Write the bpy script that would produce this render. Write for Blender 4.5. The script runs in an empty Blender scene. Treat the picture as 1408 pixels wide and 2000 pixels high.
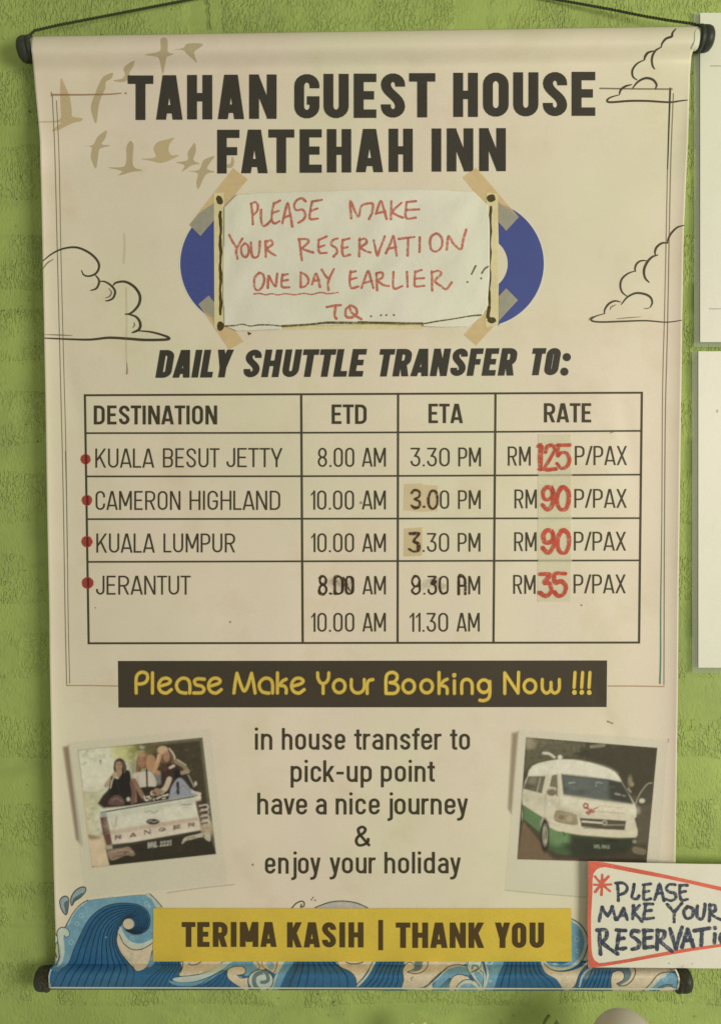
import bpy, bmesh, math, random
import numpy as np
from mathutils import Vector, noise

random.seed(7)
rng = np.random.default_rng(11)
sc = bpy.context.scene
COL = sc.collection

# ------------------------------------------------------------------ camera
F_PX = 1550.0                 # focal length measured in photo pixels (photo is 1408 x 2000)
DIST = 0.72                   # metres from lens to banner
PITCH = math.radians(3.4)     # looking slightly down
CAM = Vector((0.0, -DIST, DIST * math.tan(PITCH)))
FWD = Vector((0, math.cos(PITCH), -math.sin(PITCH)))
UPV = Vector((0, math.sin(PITCH), math.cos(PITCH)))
cam_d = bpy.data.cameras.new('camera')
cam = bpy.data.objects.new('camera', cam_d)
COL.objects.link(cam)
cam.location = CAM
cam.rotation_euler = (math.pi / 2 - PITCH, 0, 0)
cam_d.sensor_fit = 'VERTICAL'
cam_d.sensor_height = 24
cam_d.lens = 24 * F_PX / 2000
cam_d.clip_start = 0.01
cam_d.clip_end = 50
sc.camera = cam

# ------------------------------------------------------------------ world and lamps
world = bpy.data.worlds.new('World')
sc.world = world
world.use_nodes = True
bg = world.node_tree.nodes['Background']
bg.inputs[0].default_value = (1.0, 0.945, 0.64, 1)
bg.inputs[1].default_value = 0.30


def area(name, loc, target, size, energy, color):
    d = bpy.data.lights.new(name, 'AREA')
    d.shape = 'RECTANGLE'
    d.size, d.size_y = size
    d.energy = energy
    d.color = color
    o = bpy.data.objects.new(name, d)
    COL.objects.link(o)
    o.location = loc
    o.rotation_euler = (Vector(target) - Vector(loc)).to_track_quat('-Z', 'Y').to_euler()
    return o


area('porch_daylight', (1.60, -1.50, 0.12), (0.1, 0, 0.05), (0.85, 0.85), 27.8, (1.0, 0.945, 0.70))

sc.view_settings.view_transform = 'Standard'
sc.view_settings.look = 'None'
sc.view_settings.exposure = 0.0
sc.view_settings.gamma = 1.0

# ------------------------------------------------------------------ helpers: colour
def lin(c):
    return tuple(((v / 255) / 12.92 if v / 255 <= 0.04045 else ((v / 255 + 0.055) / 1.055) ** 2.4) for v in c)


def ob(c, s=1.0):
    """albedo of a surface that reads as sRGB c under this place's warm light"""
    l = lin(c)
    e = (0.74 * s, 0.70 * s, 0.50 * s)
    return tuple(min(0.92, a / b) for a, b in zip(l, e))


# ------------------------------------------------------------------ helpers: where a photo point lies in the place
def ray_np(px, py):
    px = np.asarray(px, float); py = np.asarray(py, float)
    a = (px - 704.0); b = (1000.0 - py)
    dx = a
    dy = FWD.y * F_PX + UPV.y * b
    dz = FWD.z * F_PX + UPV.z * b
    return dx, dy, dz


def at_depth(px, py, y):
    dx, dy, dz = ray_np(px, py)
    t = (y - CAM.y) / dy
    return dx * t, np.zeros_like(dx) + y, CAM.z + dz * t


ROD = 0.0115
HALF = 25.0
WALL_Y = 0.0150
PAPER_Y = 0.0


def top_c(px):
    return 95.5 + (px - 50.0) / 1327.0 * -20.5


def bot_c(px):
    return 1910.0 + px / 1408.0 * 3.0


LE = np.array([(60, 63), (80, 61.5), (97, 61.5), (110, 63.5), (180, 70), (240, 76), (275, 79), (320, 80), (400, 82), (500, 84), (600, 86), (800, 90),
               (1000, 93), (1100, 95), (1200, 97), (1300, 98), (1400, 100), (1600, 103.5), (1700, 105.5), (1790, 108), (1850, 110), (1882, 108),
               (1892, 98), (1905, 95.5), (1920, 96), (1931, 99), (1945, 101)], float)
RE = np.array([(40, 1364), (60, 1365), (80, 1362), (96, 1353), (110, 1349.5), (140, 1347), (200, 1345), (280, 1342.5), (340, 1339.5), (440, 1335), (500, 1333.5),
               (620, 1331.5), (740, 1330), (800, 1329), (1000, 1326.5), (1100, 1325), (1200, 1324), (1350, 1323), (1450, 1321.5), (1600, 1319.5),
               (1700, 1318), (1880, 1316), (1892, 1319), (1910, 1325), (1925, 1325), (1937, 1321), (1950, 1320)], float)


def left_e(py):
    return np.interp(py, LE[:, 0], LE[:, 1])


def right_e(py):
    return np.interp(py, RE[:, 0], RE[:, 1])


def sheet_y(px, py):
    """depth of the banner sheet at a photo point"""
    px = np.asarray(px, float); py = np.asarray(py, float)
    # gentle hang and old roll memory
    d = 0.0009 * np.sin(py / 230.0 + 0.6) + 0.0007 * np.sin(px / 260.0 + py / 700.0 + 1.0)
    d += 0.0005 * np.sin(px / 97.0 - py / 310.0)
    d += 0.00022 * np.sin(px / 31.0 + 1.6 * np.sin(py / 210.0)) * (0.35 + 0.65 * np.abs(np.sin(py / 333.0 + px / 900.0)))
    for cx, cy, ang, ln, am in ((1180, 1390, 1.2, 70, .5), (300, 1300, .4, 60, .45), (640, 1440, -.5, 80, .4), (1225, 860, 1.45, 90, .5), (140, 760, 1.35, 120, .6), (1120, 620, .2, 70, .35), (905, 300, 1.1, 60, .3), (470, 1700, .9, 70, .4)):
        ca, sa = math.cos(ang), math.sin(ang)
        al = (px - cx) * ca + (py - cy) * sa; ac = -(px - cx) * sa + (py - cy) * ca
        d += am * 0.0012 * np.exp(-(al / ln) ** 2) * np.exp(-(ac / 17.0) ** 2)
    # diagonal buckle under the left end of the rod
    t = (px - 70) * 0.45 + (py - 290)
    along = np.clip(1 - (px - 60) / 330.0, 0, 1)
    d += -0.0030 * along ** 1.3 * np.exp(-(t / 46.0) ** 2)
    t2 = (px - 1330) * -0.33 + (py - 150)
    al2 = np.clip((px - 1020) / 300.0, 0, 1)
    d += -0.0022 * al2 ** 1.4 * np.exp(-(t2 / 38.0) ** 2)
    t3 = (px - 1330) * 0.30 + (py - 330)
    al3 = np.clip((px - 1170) / 160.0, 0, 1)
    d += -0.0020 * al3 ** 1.4 * np.exp(-(t3 / 50.0) ** 2)
    # curled long edges
    fade = np.clip((py - 130) / 120.0, 0, 1) * np.clip((1880 - py) / 90.0, 0, 1)
    d += -0.0042 * fade * np.exp(-np.clip(px - left_e(py), 0, None) / 20.0)
    d += -0.0036 * fade * np.exp(-np.clip(right_e(py) - px, 0, None) / 18.0)
    d = np.clip(d, -0.009, 0.005)
    # hem pocket round the top rod
    u = (py - top_c(px)) / HALF
    w = np.clip(1 - (u / 2.1), 0, 1)
    sm = w * w * (3 - 2 * w)
    yt = np.where(u <= 0, -ROD * np.sqrt(np.clip(1 - u * u, 0, 1)), -ROD * sm + d * (1 - sm))
    # hem pocket round the bottom rod
    v = (py - bot_c(px)) / 23.0
    w2 = np.clip(1 + (v / 1.25), 0, 1)
    sm2 = np.sin(w2 * math.pi / 2) ** 1.0
    yb = np.where(v >= 0, -ROD * np.sqrt(np.clip(1 - v * v, 0, 1)), (d + 0.0015) * (1 - sm2) + -ROD * sm2)
    out = np.where(py < 400, yt, d)
    k = np.clip((py - 1780) / 60.0, 0, 1)
    out = np.where(py > 1780, (d * (1 - k) + (d + 0.0015) * k), out)
    out = np.where(v > -1.25, yb, out)
    return out


def S(px, py, off=0.0):
    y = sheet_y(px, py) - off
    return at_depth(px, py, y)


# ------------------------------------------------------------------ helpers: objects
def link(name, mesh, mat=None, parent=None, smooth=False, kind=None, label=None):
    o = bpy.data.objects.new(name, mesh)
    COL.objects.link(o)
    if mat is not None:
        mesh.materials.append(mat)
    if smooth:
        mesh.polygons.foreach_set('use_smooth', [True] * len(mesh.polygons))
    if parent is not None:
        o.parent = parent
        if parent.parent is None and parent.type == 'EMPTY':
            o.location = -parent.location
    if kind:
        o['kind'] = kind
    if label:
        o['label'] = label
    return o


def thing(name, loc, label, cat, group=None):
    o = bpy.data.objects.new(name, None)
    o.empty_display_size = 0.03
    COL.objects.link(o)
    o.location = loc
    o['label'] = label
    o['category'] = cat
    if group:
        o['group'] = group
    return o


def mesh_pydata(name, v, f):
    m = bpy.data.meshes.new(name)
    m.from_pydata(v, [], f)
    m.update()
    return m


def grid_mesh(name, X, Y, Z, keep=None, cols=None, alpha=None):
    """X,Y,Z: 2-D arrays; makes a quad grid, optional colour attribute"""
    h, w = X.shape
    idx = np.arange(h * w).reshape(h, w)
    a = idx[:-1, :-1]; b = idx[:-1, 1:]; c = idx[1:, 1:]; d = idx[1:, :-1]
    quads = np.stack([d, c, b, a], -1).reshape(-1, 4)
    if keep is not None:
        k = (keep[:-1, :-1] | keep[:-1, 1:] | keep[1:, 1:] | keep[1:, :-1]).reshape(-1)
        quads = quads[k]
    used = np.zeros(h * w, bool); used[quads.reshape(-1)] = True
    remap = np.cumsum(used) - 1
    quads = remap[quads]
    co = np.stack([X, Y, Z], -1).reshape(-1, 3)[used]
    m = bpy.data.meshes.new(name)
    m.vertices.add(len(co)); m.vertices.foreach_set('co', co.astype(np.float32).ravel())
    m.loops.add(quads.size); m.loops.foreach_set('vertex_index', quads.astype(np.int32).ravel())
    m.polygons.add(len(quads))
    m.polygons.foreach_set('loop_start', (np.arange(len(quads)) * 4).astype(np.int32))
    m.polygons.foreach_set('loop_total', np.full(len(quads), 4, np.int32))
    m.polygons.foreach_set('use_smooth', np.ones(len(quads), bool))
    if cols is not None:
        at = m.attributes.new('ink', 'FLOAT_COLOR', 'POINT')
        al = np.ones(h * w) if alpha is None else alpha.reshape(-1)
        rgba = np.concatenate([cols.reshape(-1, 3), al[:, None]], 1)[used]
        at.data.foreach_set('color', rgba.astype(np.float32).ravel())
    m.update(calc_edges=True)
    m.validate()
    return m


# ------------------------------------------------------------------ helpers: materials
def nn(nt, t, **kw):
    n = nt.nodes.new(t)
    for k, v in kw.items():
        setattr(n, k, v)
    return n


def new_mat(name):
    m = bpy.data.materials.new(name)
    m.use_nodes = True
    nt = m.node_tree
    b = nt.nodes['Principled BSDF']
    return m, nt, b


def noise_tex(nt, scale, detail=3, rough=0.5, coord=None, dist=0.0):
    n = nn(nt, 'ShaderNodeTexNoise')
    n.inputs['Scale'].default_value = scale
    n.inputs['Detail'].default_value = detail
    n.inputs['Roughness'].default_value = rough
    n.inputs['Distortion'].default_value = dist
    if coord is not None:
        nt.links.new(coord, n.inputs['Vector'])
    return n


def obj_coord(nt, scale=(1, 1, 1), rot=(0, 0, 0)):
    g = nn(nt, 'ShaderNodeNewGeometry')
    mp = nn(nt, 'ShaderNodeMapping')
    mp.inputs['Scale'].default_value = scale
    mp.inputs['Rotation'].default_value = rot
    nt.links.new(g.outputs['Position'], mp.inputs['Vector'])
    return mp.outputs[0]


def ramp(nt, src, a, b, ca=0.0, cb=1.0):
    r = nn(nt, 'ShaderNodeMapRange')
    r.inputs['From Min'].default_value = a
    r.inputs['From Max'].default_value = b
    r.inputs['To Min'].default_value = ca
    r.inputs['To Max'].default_value = cb
    nt.links.new(src, r.inputs['Value'])
    return r.outputs[0]


def mulcol(nt, col, fac_socket):
    """col (rgb tuple or socket) times grey factor socket"""
    c = nn(nt, 'ShaderNodeVectorMath', operation='SCALE')
    if isinstance(col, tuple):
        c.inputs[0].default_value = col[:3]
    else:
        nt.links.new(col, c.inputs[0])
    nt.links.new(fac_socket, c.inputs['Scale'])
    return c.outputs[0]


def ink_mat(name, col, rough=0.55, var=0.12, alpha=1.0, grain=1500, blot=0.0, dry=0.0, vcol=False):
    m, nt, b = new_mat(name)
    co = obj_coord(nt)
    n1 = noise_tex(nt, grain, 2, 0.6, co)
    f1 = ramp(nt, n1.outputs[0], 0.3, 0.7, 1 - var, 1 + var)
    n2 = noise_tex(nt, 30, 4, 0.6, co)
    f2 = ramp(nt, n2.outputs[0], 0.3, 0.7, 1 - blot, 1 + blot)
    mm = nn(nt, 'ShaderNodeMath', operation='MULTIPLY')
    nt.links.new(f1, mm.inputs[0]); nt.links.new(f2, mm.inputs[1])
    if vcol:
        at = nn(nt, 'ShaderNodeAttribute', attribute_name='ink')
        c = mulcol(nt, at.outputs['Color'], mm.outputs[0])
        if alpha != 1.0 or True:
            nt.links.new(at.outputs['Alpha'], b.inputs['Alpha'])
    else:
        c = mulcol(nt, tuple(col), mm.outputs[0])
        if alpha < 1.0 or dry > 0:
            if dry > 0:
                n3 = noise_tex(nt, 420, 3, 0.65, co)
                a = ramp(nt, n3.outputs[0], 0.5 - dry, 0.5, alpha * 0.45, alpha)
                nt.links.new(a, b.inputs['Alpha'])
            else:
                b.inputs['Alpha'].default_value = alpha
    nt.links.new(c, b.inputs['Base Color'])
    b.inputs['Roughness'].default_value = rough
    b.inputs['Specular IOR Level'].default_value = 0.35
    return m


def paper_mat(name, col, rough=0.6, weave=True, blot=0.05, stain=None, crumple=0.0, spec=0.35):
    m, nt, b = new_mat(name)
    co = obj_coord(nt)
    n1 = noise_tex(nt, 7, 4, 0.6, co)
    f1 = ramp(nt, n1.outputs[0], 0.3, 0.7, 1 - blot, 1 + blot)
    n2 = noise_tex(nt, 900, 2, 0.6, co)
    f2 = ramp(nt, n2.outputs[0], 0.3, 0.7, 0.965, 1.035)
    hue = noise_tex(nt, 5.5, 3, 0.55, obj_coord(nt, (1, 1, .7)), 0.4)
    hm = nn(nt, 'ShaderNodeMix', data_type='RGBA')
    nt.links.new(ramp(nt, hue.outputs[0], 0.38, 0.62, 0, 1), hm.inputs['Factor'])
    hm.inputs[6].default_value = (col[0] * 0.985, col[1] * 1.01, col[2] * 0.965, 1)
    hm.inputs[7].default_value = (min(.92, col[0] * 1.035), col[1] * 0.985, col[2] * 1.03, 1)
    mm = nn(nt, 'ShaderNodeMath', operation='MULTIPLY')
    nt.links.new(f1, mm.inputs[0]); nt.links.new(f2, mm.inputs[1])
    c = mulcol(nt, hm.outputs[2], mm.outputs[0])
    if stain:
        n3 = noise_tex(nt, 16, 5, 0.65, co)
        f3 = ramp(nt, n3.outputs[0], 0.52, 0.75, 0, 1)
        mx = nn(nt, 'ShaderNodeMix', data_type='RGBA', blend_type='MULTIPLY')
        nt.links.new(f3, mx.inputs['Factor'])
        nt.links.new(c, mx.inputs[6]); mx.inputs[7].default_value = (*stain, 1)
        c = mx.outputs[2]
    nt.links.new(c, b.inputs['Base Color'])
    b.inputs['Roughness'].default_value = rough
    b.inputs['Specular IOR Level'].default_value = spec
    bump = nn(nt, 'ShaderNodeBump')
    bump.inputs['Distance'].default_value = 0.001
    if weave:
        w1 = nn(nt, 'ShaderNodeTexWave', wave_type='BANDS', bands_direction='X')
        w1.inputs['Scale'].default_value = 420
        w1.inputs['Distortion'].default_value = 0.4
        w2 = nn(nt, 'ShaderNodeTexWave', wave_type='BANDS', bands_direction='Z')
        w2.inputs['Scale'].default_value = 420
        w2.inputs['Distortion'].default_value = 0.4
        nt.links.new(co, w1.inputs[0]); nt.links.new(co, w2.inputs[0])
        ad = nn(nt, 'ShaderNodeMath', operation='ADD')
        nt.links.new(w1.outputs[1], ad.inputs[0]); nt.links.new(w2.outputs[1], ad.inputs[1])
        h = ad.outputs[0]
        bump.inputs['Strength'].default_value = 0.05
    else:
        n4 = noise_tex(nt, 45, 3, 0.5, co, 0.6)
        h = n4.outputs[0]
        bump.inputs['Strength'].default_value = 0.15 + crumple
        bump.inputs['Distance'].default_value = 0.004
    nt.links.new(h, bump.inputs['Height'])
    nt.links.new(bump.outputs[0], b.inputs['Normal'])
    return m


# ------------------------------------------------------------------ helpers: flat print as thin geometry lying on the sheet
def smooth(pts, n=6, closed=False):
    p = [Vector(q[:2]) for q in pts]
    if len(p) < 3:
        return [tuple(q) for q in p]
    out = []
    N = len(p)
    rng_ = range(N if closed else N - 1)
    for i in rng_:
        p0 = p[(i - 1) % N] if (closed or i > 0) else p[i] * 2 - p[i + 1]
        p1 = p[i]; p2 = p[(i + 1) % N]
        p3 = p[(i + 2) % N] if (closed or i + 2 < N) else p2 * 2 - p1
        for k in range(n):
            t = k / n
            out.append(tuple(0.5 * ((2 * p1) + (p2 - p0) * t + (2 * p0 - 5 * p1 + 4 * p2 - p3) * t * t + (3 * p1 - p0 - 3 * p2 + p3) * t ** 3)))
    if not closed:
        out.append(tuple(p[-1]))
    return out


def Z(o, *pts):
    """points read in an enlarged crop (origin x, origin y, scale) back to photo points"""
    ox, oy, s = o
    return [(ox + x / s, oy + y / s) for x, y in pts]


class Ink:
    """collects flat shapes in photo points, then lays them on a surface"""
    def __init__(self, surf=None, base=0.0003, step=0.000008, mod=12):
        self.bm = bmesh.new(); self.k = 0; self.surf = surf or S; self.base = base; self.step = step; self.mod = mod

    def _z(self):
        z = self.base + (self.k % self.mod) * self.step
        self.k += 1
        return z

    def poly(self, pts, z=None):
        z = self._z() if z is None else z
        vs = [self.bm.verts.new((x, y, z)) for x, y in pts]
        try:
            f = self.bm.faces.new(vs)
        except ValueError:
            return
        f.normal_update()
        bmesh.ops.triangulate(self.bm, faces=[f], ngon_method='EAR_CLIP')

    def strip(self, pts, w, z=None, cap='butt', closed=False):
        z = self._z() if z is None else z
        P = [Vector((a, b)) for a, b in pts]
        Q = [P[0]]
        for q in P[1:]:
            if (q - Q[-1]).length > 1e-4:
                Q.append(q)
        P = Q
        if closed and (P[0] - P[-1]).length < 1e-3:
            P.pop()
        n = len(P)
        if n < 2:
            if n == 1:
                self.disc(P[0], (w if not callable(w) else w(0)) / 2, z)
            return
        L = []; R = []
        for i in range(n):
            a = P[i - 1] if (i > 0 or closed) else None
            b = P[(i + 1) % n] if (i < n - 1 or closed) else None
            ww = w(i / max(1, n - 1)) if callable(w) else w
            if a is None:
                t = (b - P[i]).normalized(); m = Vector((-t.y, t.x)) * ww / 2
            elif b is None:
                t = (P[i] - a).normalized(); m = Vector((-t.y, t.x)) * ww / 2
            else:
                t1 = (P[i] - a).normalized(); t2 = (b - P[i]).normalized()
                n1 = Vector((-t1.y, t1.x)); n2 = Vector((-t2.y, t2.x))
                s = n1 + n2
                if s.length < 0.3:
                    s = n1
                s.normalize()
                m = s * (ww / 2) / max(0.45, s.dot(n1))
            L.append(self.bm.verts.new((P[i].x + m.x, P[i].y + m.y, z)))
            R.append(self.bm.verts.new((P[i].x - m.x, P[i].y - m.y, z)))
        for i in range(n if closed else n - 1):
            j = (i + 1) % n
            try:
                self.bm.faces.new((L[i], L[j], R[j], R[i]))
            except ValueError:
                pass
        if cap == 'round' and not closed:
            w0 = w(0) if callable(w) else w
            w1 = w(1) if callable(w) else w
            if w0 > 0.8: self.disc(P[0], w0 / 2, z + self.step * 0.4)
            if w1 > 0.8: self.disc(P[-1], w1 / 2, z + self.step * 0.7)

    def disc(self, c, r, z=None, ry=None, rot=0, n=14, wob=0.0):
        z = self._z() if z is None else z
        ry = r if ry is None else ry
        vs = []
        for k in range(n):
            a = 2 * math.pi * k / n
            q = 1 + wob * random.uniform(-1, 1)
            x = r * q * math.cos(a); y = ry * q * math.sin(a)
            vs.append(self.bm.verts.new((c[0] + x * math.cos(rot) - y * math.sin(rot), c[1] + x * math.sin(rot) + y * math.cos(rot), z)))
        self.bm.faces.new(vs)

    def done(self, name, mat, parent, label=None, split=False):
        bm = self.bm
        if not bm.verts:
            return None
        xs = [v.co.x for v in bm.verts]; ys = [v.co.y for v in bm.verts]
        x0, x1, y0, y1 = min(xs), max(xs), min(ys), max(ys)
        cuts = []
        y = math.floor(y0)
        while y < y1:
            st = 3.0 if (y < 145 or y > 1880) else 11.0
            y += st
            cuts.append((Vector((0, y, 0)), Vector((0, 1, 0))))
        x = x0 + 11
        while x < x1:
            cuts.append((Vector((x, 0, 0)), Vector((1, 0, 0)))); x += 11.0
        if (x1 - x0) > 5 or (y1 - y0) > 5:
            for co_, no_ in cuts:
                bmesh.ops.bisect_plane(bm, geom=bm.verts[:] + bm.edges[:] + bm.faces[:], plane_co=co_, plane_no=no_, dist=1e-5)
        bmesh.ops.triangulate(bm, faces=[f for f in bm.faces if len(f.verts) > 4])
        px = np.array([v.co.x for v in bm.verts]); py = np.array([v.co.y for v in bm.verts]); pz = np.array([v.co.z for v in bm.verts])
        X, Y, Zc = self.surf(px, py, pz)
        for v, a, b, c in zip(bm.verts, X, Y, Zc):
            v.co = (a, b, c)
        bm.normal_update()
        for f in bm.faces:
            if f.normal.y > 0:
                f.normal_flip()
        if split:
            todo = set(bm.faces); isl = []
            while todo:
                st = [todo.pop()]; comp = list(st)
                while st:
                    f = st.pop()
                    for e in f.edges:
                        for g in e.link_faces:
                            if g in todo:
                                todo.remove(g); st.append(g); comp.append(g)
                isl.append(comp)
            for comp in isl:
                vi = {}; vv = []; ff = []
                for f in comp:
                    row = []
                    for v in f.verts:
                        if v not in vi:
                            vi[v] = len(vv); vv.append(v.co.copy())
                        row.append(vi[v])
                    ff.append(row)
                link(name, mesh_pydata(name, vv, ff), mat, parent, label=label)
            bm.free()
            return None
        me = bpy.data.meshes.new(name)
        bm.to_mesh(me); bm.free()
        return link(name, me, mat, parent, label=label)

# ------------------------------------------------------------------ a narrow grotesque alphabet, drawn as stroke centre lines
WID = dict(A=.56, B=.48, C=.46, D=.48, E=.41, F=.39, G=.48, H=.50, I=0, J=.38, K=.50, L=.38, M=.62, N=.51, O=.48, P=.46, R=.49, S=.46, T=.46, U=.48,
           V=.54, X=.50, Y=.52, a=.40, c=.39, d=.41, e=.40, f=.27, h=.40, i=0, j=.14, k=.41, l=0, n=.40, o=.41, p=.41, r=.26, s=.37, t=.27, u=.40,
           v=.41, y=.41)
WID.update({'0': .45, '1': .21, '2': .43, '3': .42, '5': .43, '6': .45, '7': .4, '8': .46, '9': .45, '.': 0, ':': 0, '/': .34, '|': 0, ' ': .2, '-': .27, '&': .56})
TIGHT = {'A': .55, 'T': .55, 'Y': .5, 'V': .5, '/': .5, 'X': .6, 'J': .8, 'L': .75, '1': .8, 'v': .5, 'y': .5, 'K': .75, 'k': .7, 'f': .6, 't': .7, 'r': .7, '3': .9, 'F': .8, 'P': .85}


def arc(cx, cy, rx, ry, a0, a1, n=9):
    return [(cx + rx * math.cos(math.radians(a0 + (a1 - a0) * k / n)), cy + ry * math.sin(math.radians(a0 + (a1 - a0) * k / n))) for k in range(n + 1)]


def bez(a, b, c, d, n=8):
    o = []
    for k in range(n + 1):
        t = k / n; u = 1 - t
        o.append((u ** 3 * a[0] + 3 * u * u * t * b[0] + 3 * u * t * t * c[0] + t ** 3 * d[0], u ** 3 * a[1] + 3 * u * u * t * b[1] + 3 * u * t * t * c[1] + t ** 3 * d[1]))
    return o


def glyph(ch, w, h, t):
    """returns [('s',pts,closed)...] and [('q',pts)...]; origin bottom left, y up; t = stem"""
    l, r, B, T = t / 2, w - t / 2, t / 2, h - t / 2
    m = h / 2; cx = w / 2
    rx = (w - t) / 2; ry = min(rx * 1.15, (h - t) / 2)
    out = []

    def s(*pts, c=False):
        out.append(('s', list(pts), c))

    def dg(x0, y0, x1, y1, tt=None):
        tt = tt or t
        hw = tt * math.hypot(1, (x1 - x0) / (y1 - y0)) / 2
        out.append(('q', [(x0 - hw, y0), (x0 + hw, y0), (x1 + hw, y1), (x1 - hw, y1)]))
    if ch == 'A':
        hw = t * 0.55
        ap = t * 0.18
        dg(hw, 0, cx - ap, h); dg(w - hw, 0, cx + ap, h)
        yb = h * 0.235
        s((cx - rx * 0.72, yb), (cx + rx * 0.72, yb))
    elif ch == 'B':
        s((l, 0), (l, h))
        rr = min(rx * 0.9, (h - t) / 4)
        s((l, T), *arc(r - rr, T - rr, rr, rr, 90, 0), *arc(r - rr, m + rr * 0.9, rr, rr * 0.9, 0, -90), (l, m))
        s((l, m), *arc(r - rr, m - rr * 0.9, rr, rr * 0.9, 90, 0), *arc(r - rr, B + rr, rr, rr, 0, -90), (l, B))
    elif ch == 'C':
        s((r, h * .66), (r, T - ry), *arc(cx, T - ry, rx, ry, 0, 180), *arc(cx, B + ry, rx, ry, 180, 360), (r, h * .34))
    elif ch == 'D':
        s((l, 0), (l, h))
        q = rx * 1.1
        s((l, T), *arc(r - q, T - q, q, q, 90, 0), *arc(r - q, B + q, q, q, 0, -90), (l, B))
    elif ch in 'EF':
        s((l, 0), (l, h)); s((l, T), (w, T)); s((l, m + h * .01), (w * .9, m + h * .01))
        if ch == 'E': s((l, B), (w, B))
    elif ch == 'G':
        s((r, h * .68), (r, T - ry), *arc(cx, T - ry, rx, ry, 0, 180), *arc(cx, B + ry, rx, ry, 180, 360), (r, h * .50 + t * 0.0))
        s((w, h * .50 - t / 2), (cx, h * .50 - t / 2))
    elif ch == 'H':
        s((l, 0), (l, h)); s((r, 0), (r, h)); s((l, m), (r, m))
    elif ch in 'Il|':
        if ch == '|': s((t / 2, -h * .13), (t / 2, h * 1.07))
        else: s((t / 2, 0), (t / 2, h))
    elif ch == 'J':
        s((r, h), (r, B + ry), *arc(cx, B + ry, rx, ry, 0, -180), (l, h * .30))
    elif ch == 'K':
        s((l, 0), (l, h)); dg(l + t * .2, h * .36, w - t * .6, h); dg(w - t * .55, 0, l + rx * .75, h * .60)
    elif ch == 'L':
        s((l, 0), (l, h)); s((l, B), (w, B))
    elif ch == 'M':
        s((l, 0), (l, h)); s((r, 0), (r, h)); dg(cx, h * .20, t * .6, h); dg(cx, h * .20, w - t * .6, h)
    elif ch == 'N':
        s((l, 0), (l, h)); s((r, 0), (r, h)); q_ = .82 if t / w > .34 else 1.0; dg(w - t * .62 * q_, 0, t * .62 * q_, h, t * q_)
    elif ch in 'O0':
        s(*arc(cx, T - ry, rx, ry, 0, 180), *arc(cx, B + ry, rx, ry, 180, 360), c=True)
    elif ch == 'P':
        q = min(rx, h * .22)
        s((l, 0), (l, h)); s((l, T), *arc(r - q, T - q, q, q, 90, 0), *arc(r - q, h * .45 + q, q, q, 0, -90), (l, h * .45))
    elif ch == 'R':
        q = min(rx, h * .22)
        s((l, 0), (l, h)); s((l, T), *arc(r - q, T - q, q, q, 90, 0), *arc(r - q, h * .47 + q, q, q, 0, -90), (l, h * .47))
        dg(w - t * .55, 0, cx + t * .1, h * .47)
    elif ch == 'S':
        y1 = T - ry; y2 = B + ry
        s((r, h * .70), *arc(cx, y1, rx, ry, 0, 180), *bez((l, y1), (l, m + h * .05), (r, m - h * .03), (r, y2))[1:], *arc(cx, y2, rx, ry, 0, -180)[1:], (l, h * .30))
    elif ch == 'T':
        s((0, T), (w, T)); s((cx, 0), (cx, h))
    elif ch == 'U':
        s((l, h), (l, B + ry), *arc(cx, B + ry, rx, ry, 180, 360), (r, h))
    elif ch == 'V':
        dg(cx, 0, t * .55, h); dg(cx, 0, w - t * .55, h)
    elif ch == 'X':
        dg(t * .55, 0, w - t * .6, h); dg(w - t * .55, 0, t * .6, h)
    elif ch == 'Y':
        s((cx, 0), (cx, h * .44)); dg(cx, h * .36, t * .55, h); dg(cx, h * .36, w - t * .55, h)
    elif ch == '1':
        s((r, 0), (r, h)); out.append(('q', [(0, h * .80), (r, h - t * 0.0), (r, h * 1.0 - t * 1.25), (0, h * .80 - t)]))
    elif ch == '2':
        s((l, h * .72), (l, T - ry), *arc(cx, T - ry, rx, ry, 180, 0), *bez((r, T - ry), (r, h * .5), (l, h * .3), (l, B))[1:])
        s((0, B), (w, B))
    elif ch == '3':
        s((0, T), (r, T)); dg(cx - t * .15, h * .56, r, h * .97, t)
        s((cx - rx * .35, h * .555), (cx, h * .555), *arc(cx, h * .555 - ry, rx, ry, 90, 0), *arc(cx, B + ry, rx, ry, 0, -180), (l, h * .30))
    elif ch == '5':
        s((l, h * .5), (l, h)); s((l, T), (w * .95, T))
        s((l, h * .56), (cx, h * .60), *arc(cx, h * .60 - ry, rx, ry, 90, 0), *arc(cx, B + ry, rx, ry, 0, -180), (l, h * .28))
    elif ch == '8':
        q = (h - t) / 4
        s(*arc(cx, T - q, rx * .92, q, 0, 360, 18)[:-1], c=True); s(*arc(cx, B + q, rx, q, 0, 360, 18)[:-1], c=True)
    elif ch == '9':
        q = h * .27
        s(*arc(cx, T - q, rx, q, 0, 360, 18)[:-1], c=True)
        s((r, T - q), (r, B + ry), *arc(cx, B + ry, rx, ry, 0, -180), (l, h * .28))
    elif ch == '6':
        q = h * .27
        s(*arc(cx, B + q, rx, q, 0, 360, 18)[:-1], c=True)
        s((l, B + q), (l, T - ry), *arc(cx, T - ry, rx, ry, 180, 0), (r, h * .72))
    elif ch == '.':
        s((t / 2, 0), (t / 2, t * 1.15))
    elif ch == ':':
        out.append(('d', (t * .62, t * .6), t * .62)); out.append(('d', (t * .62, h * .66), t * .62))
    elif ch == '/':
        dg(t * .5, 0, w - t * .5, h, t)
    elif ch == '-':
        s((0, h * .41), (w, h * .41))
    elif ch == '&':
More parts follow.
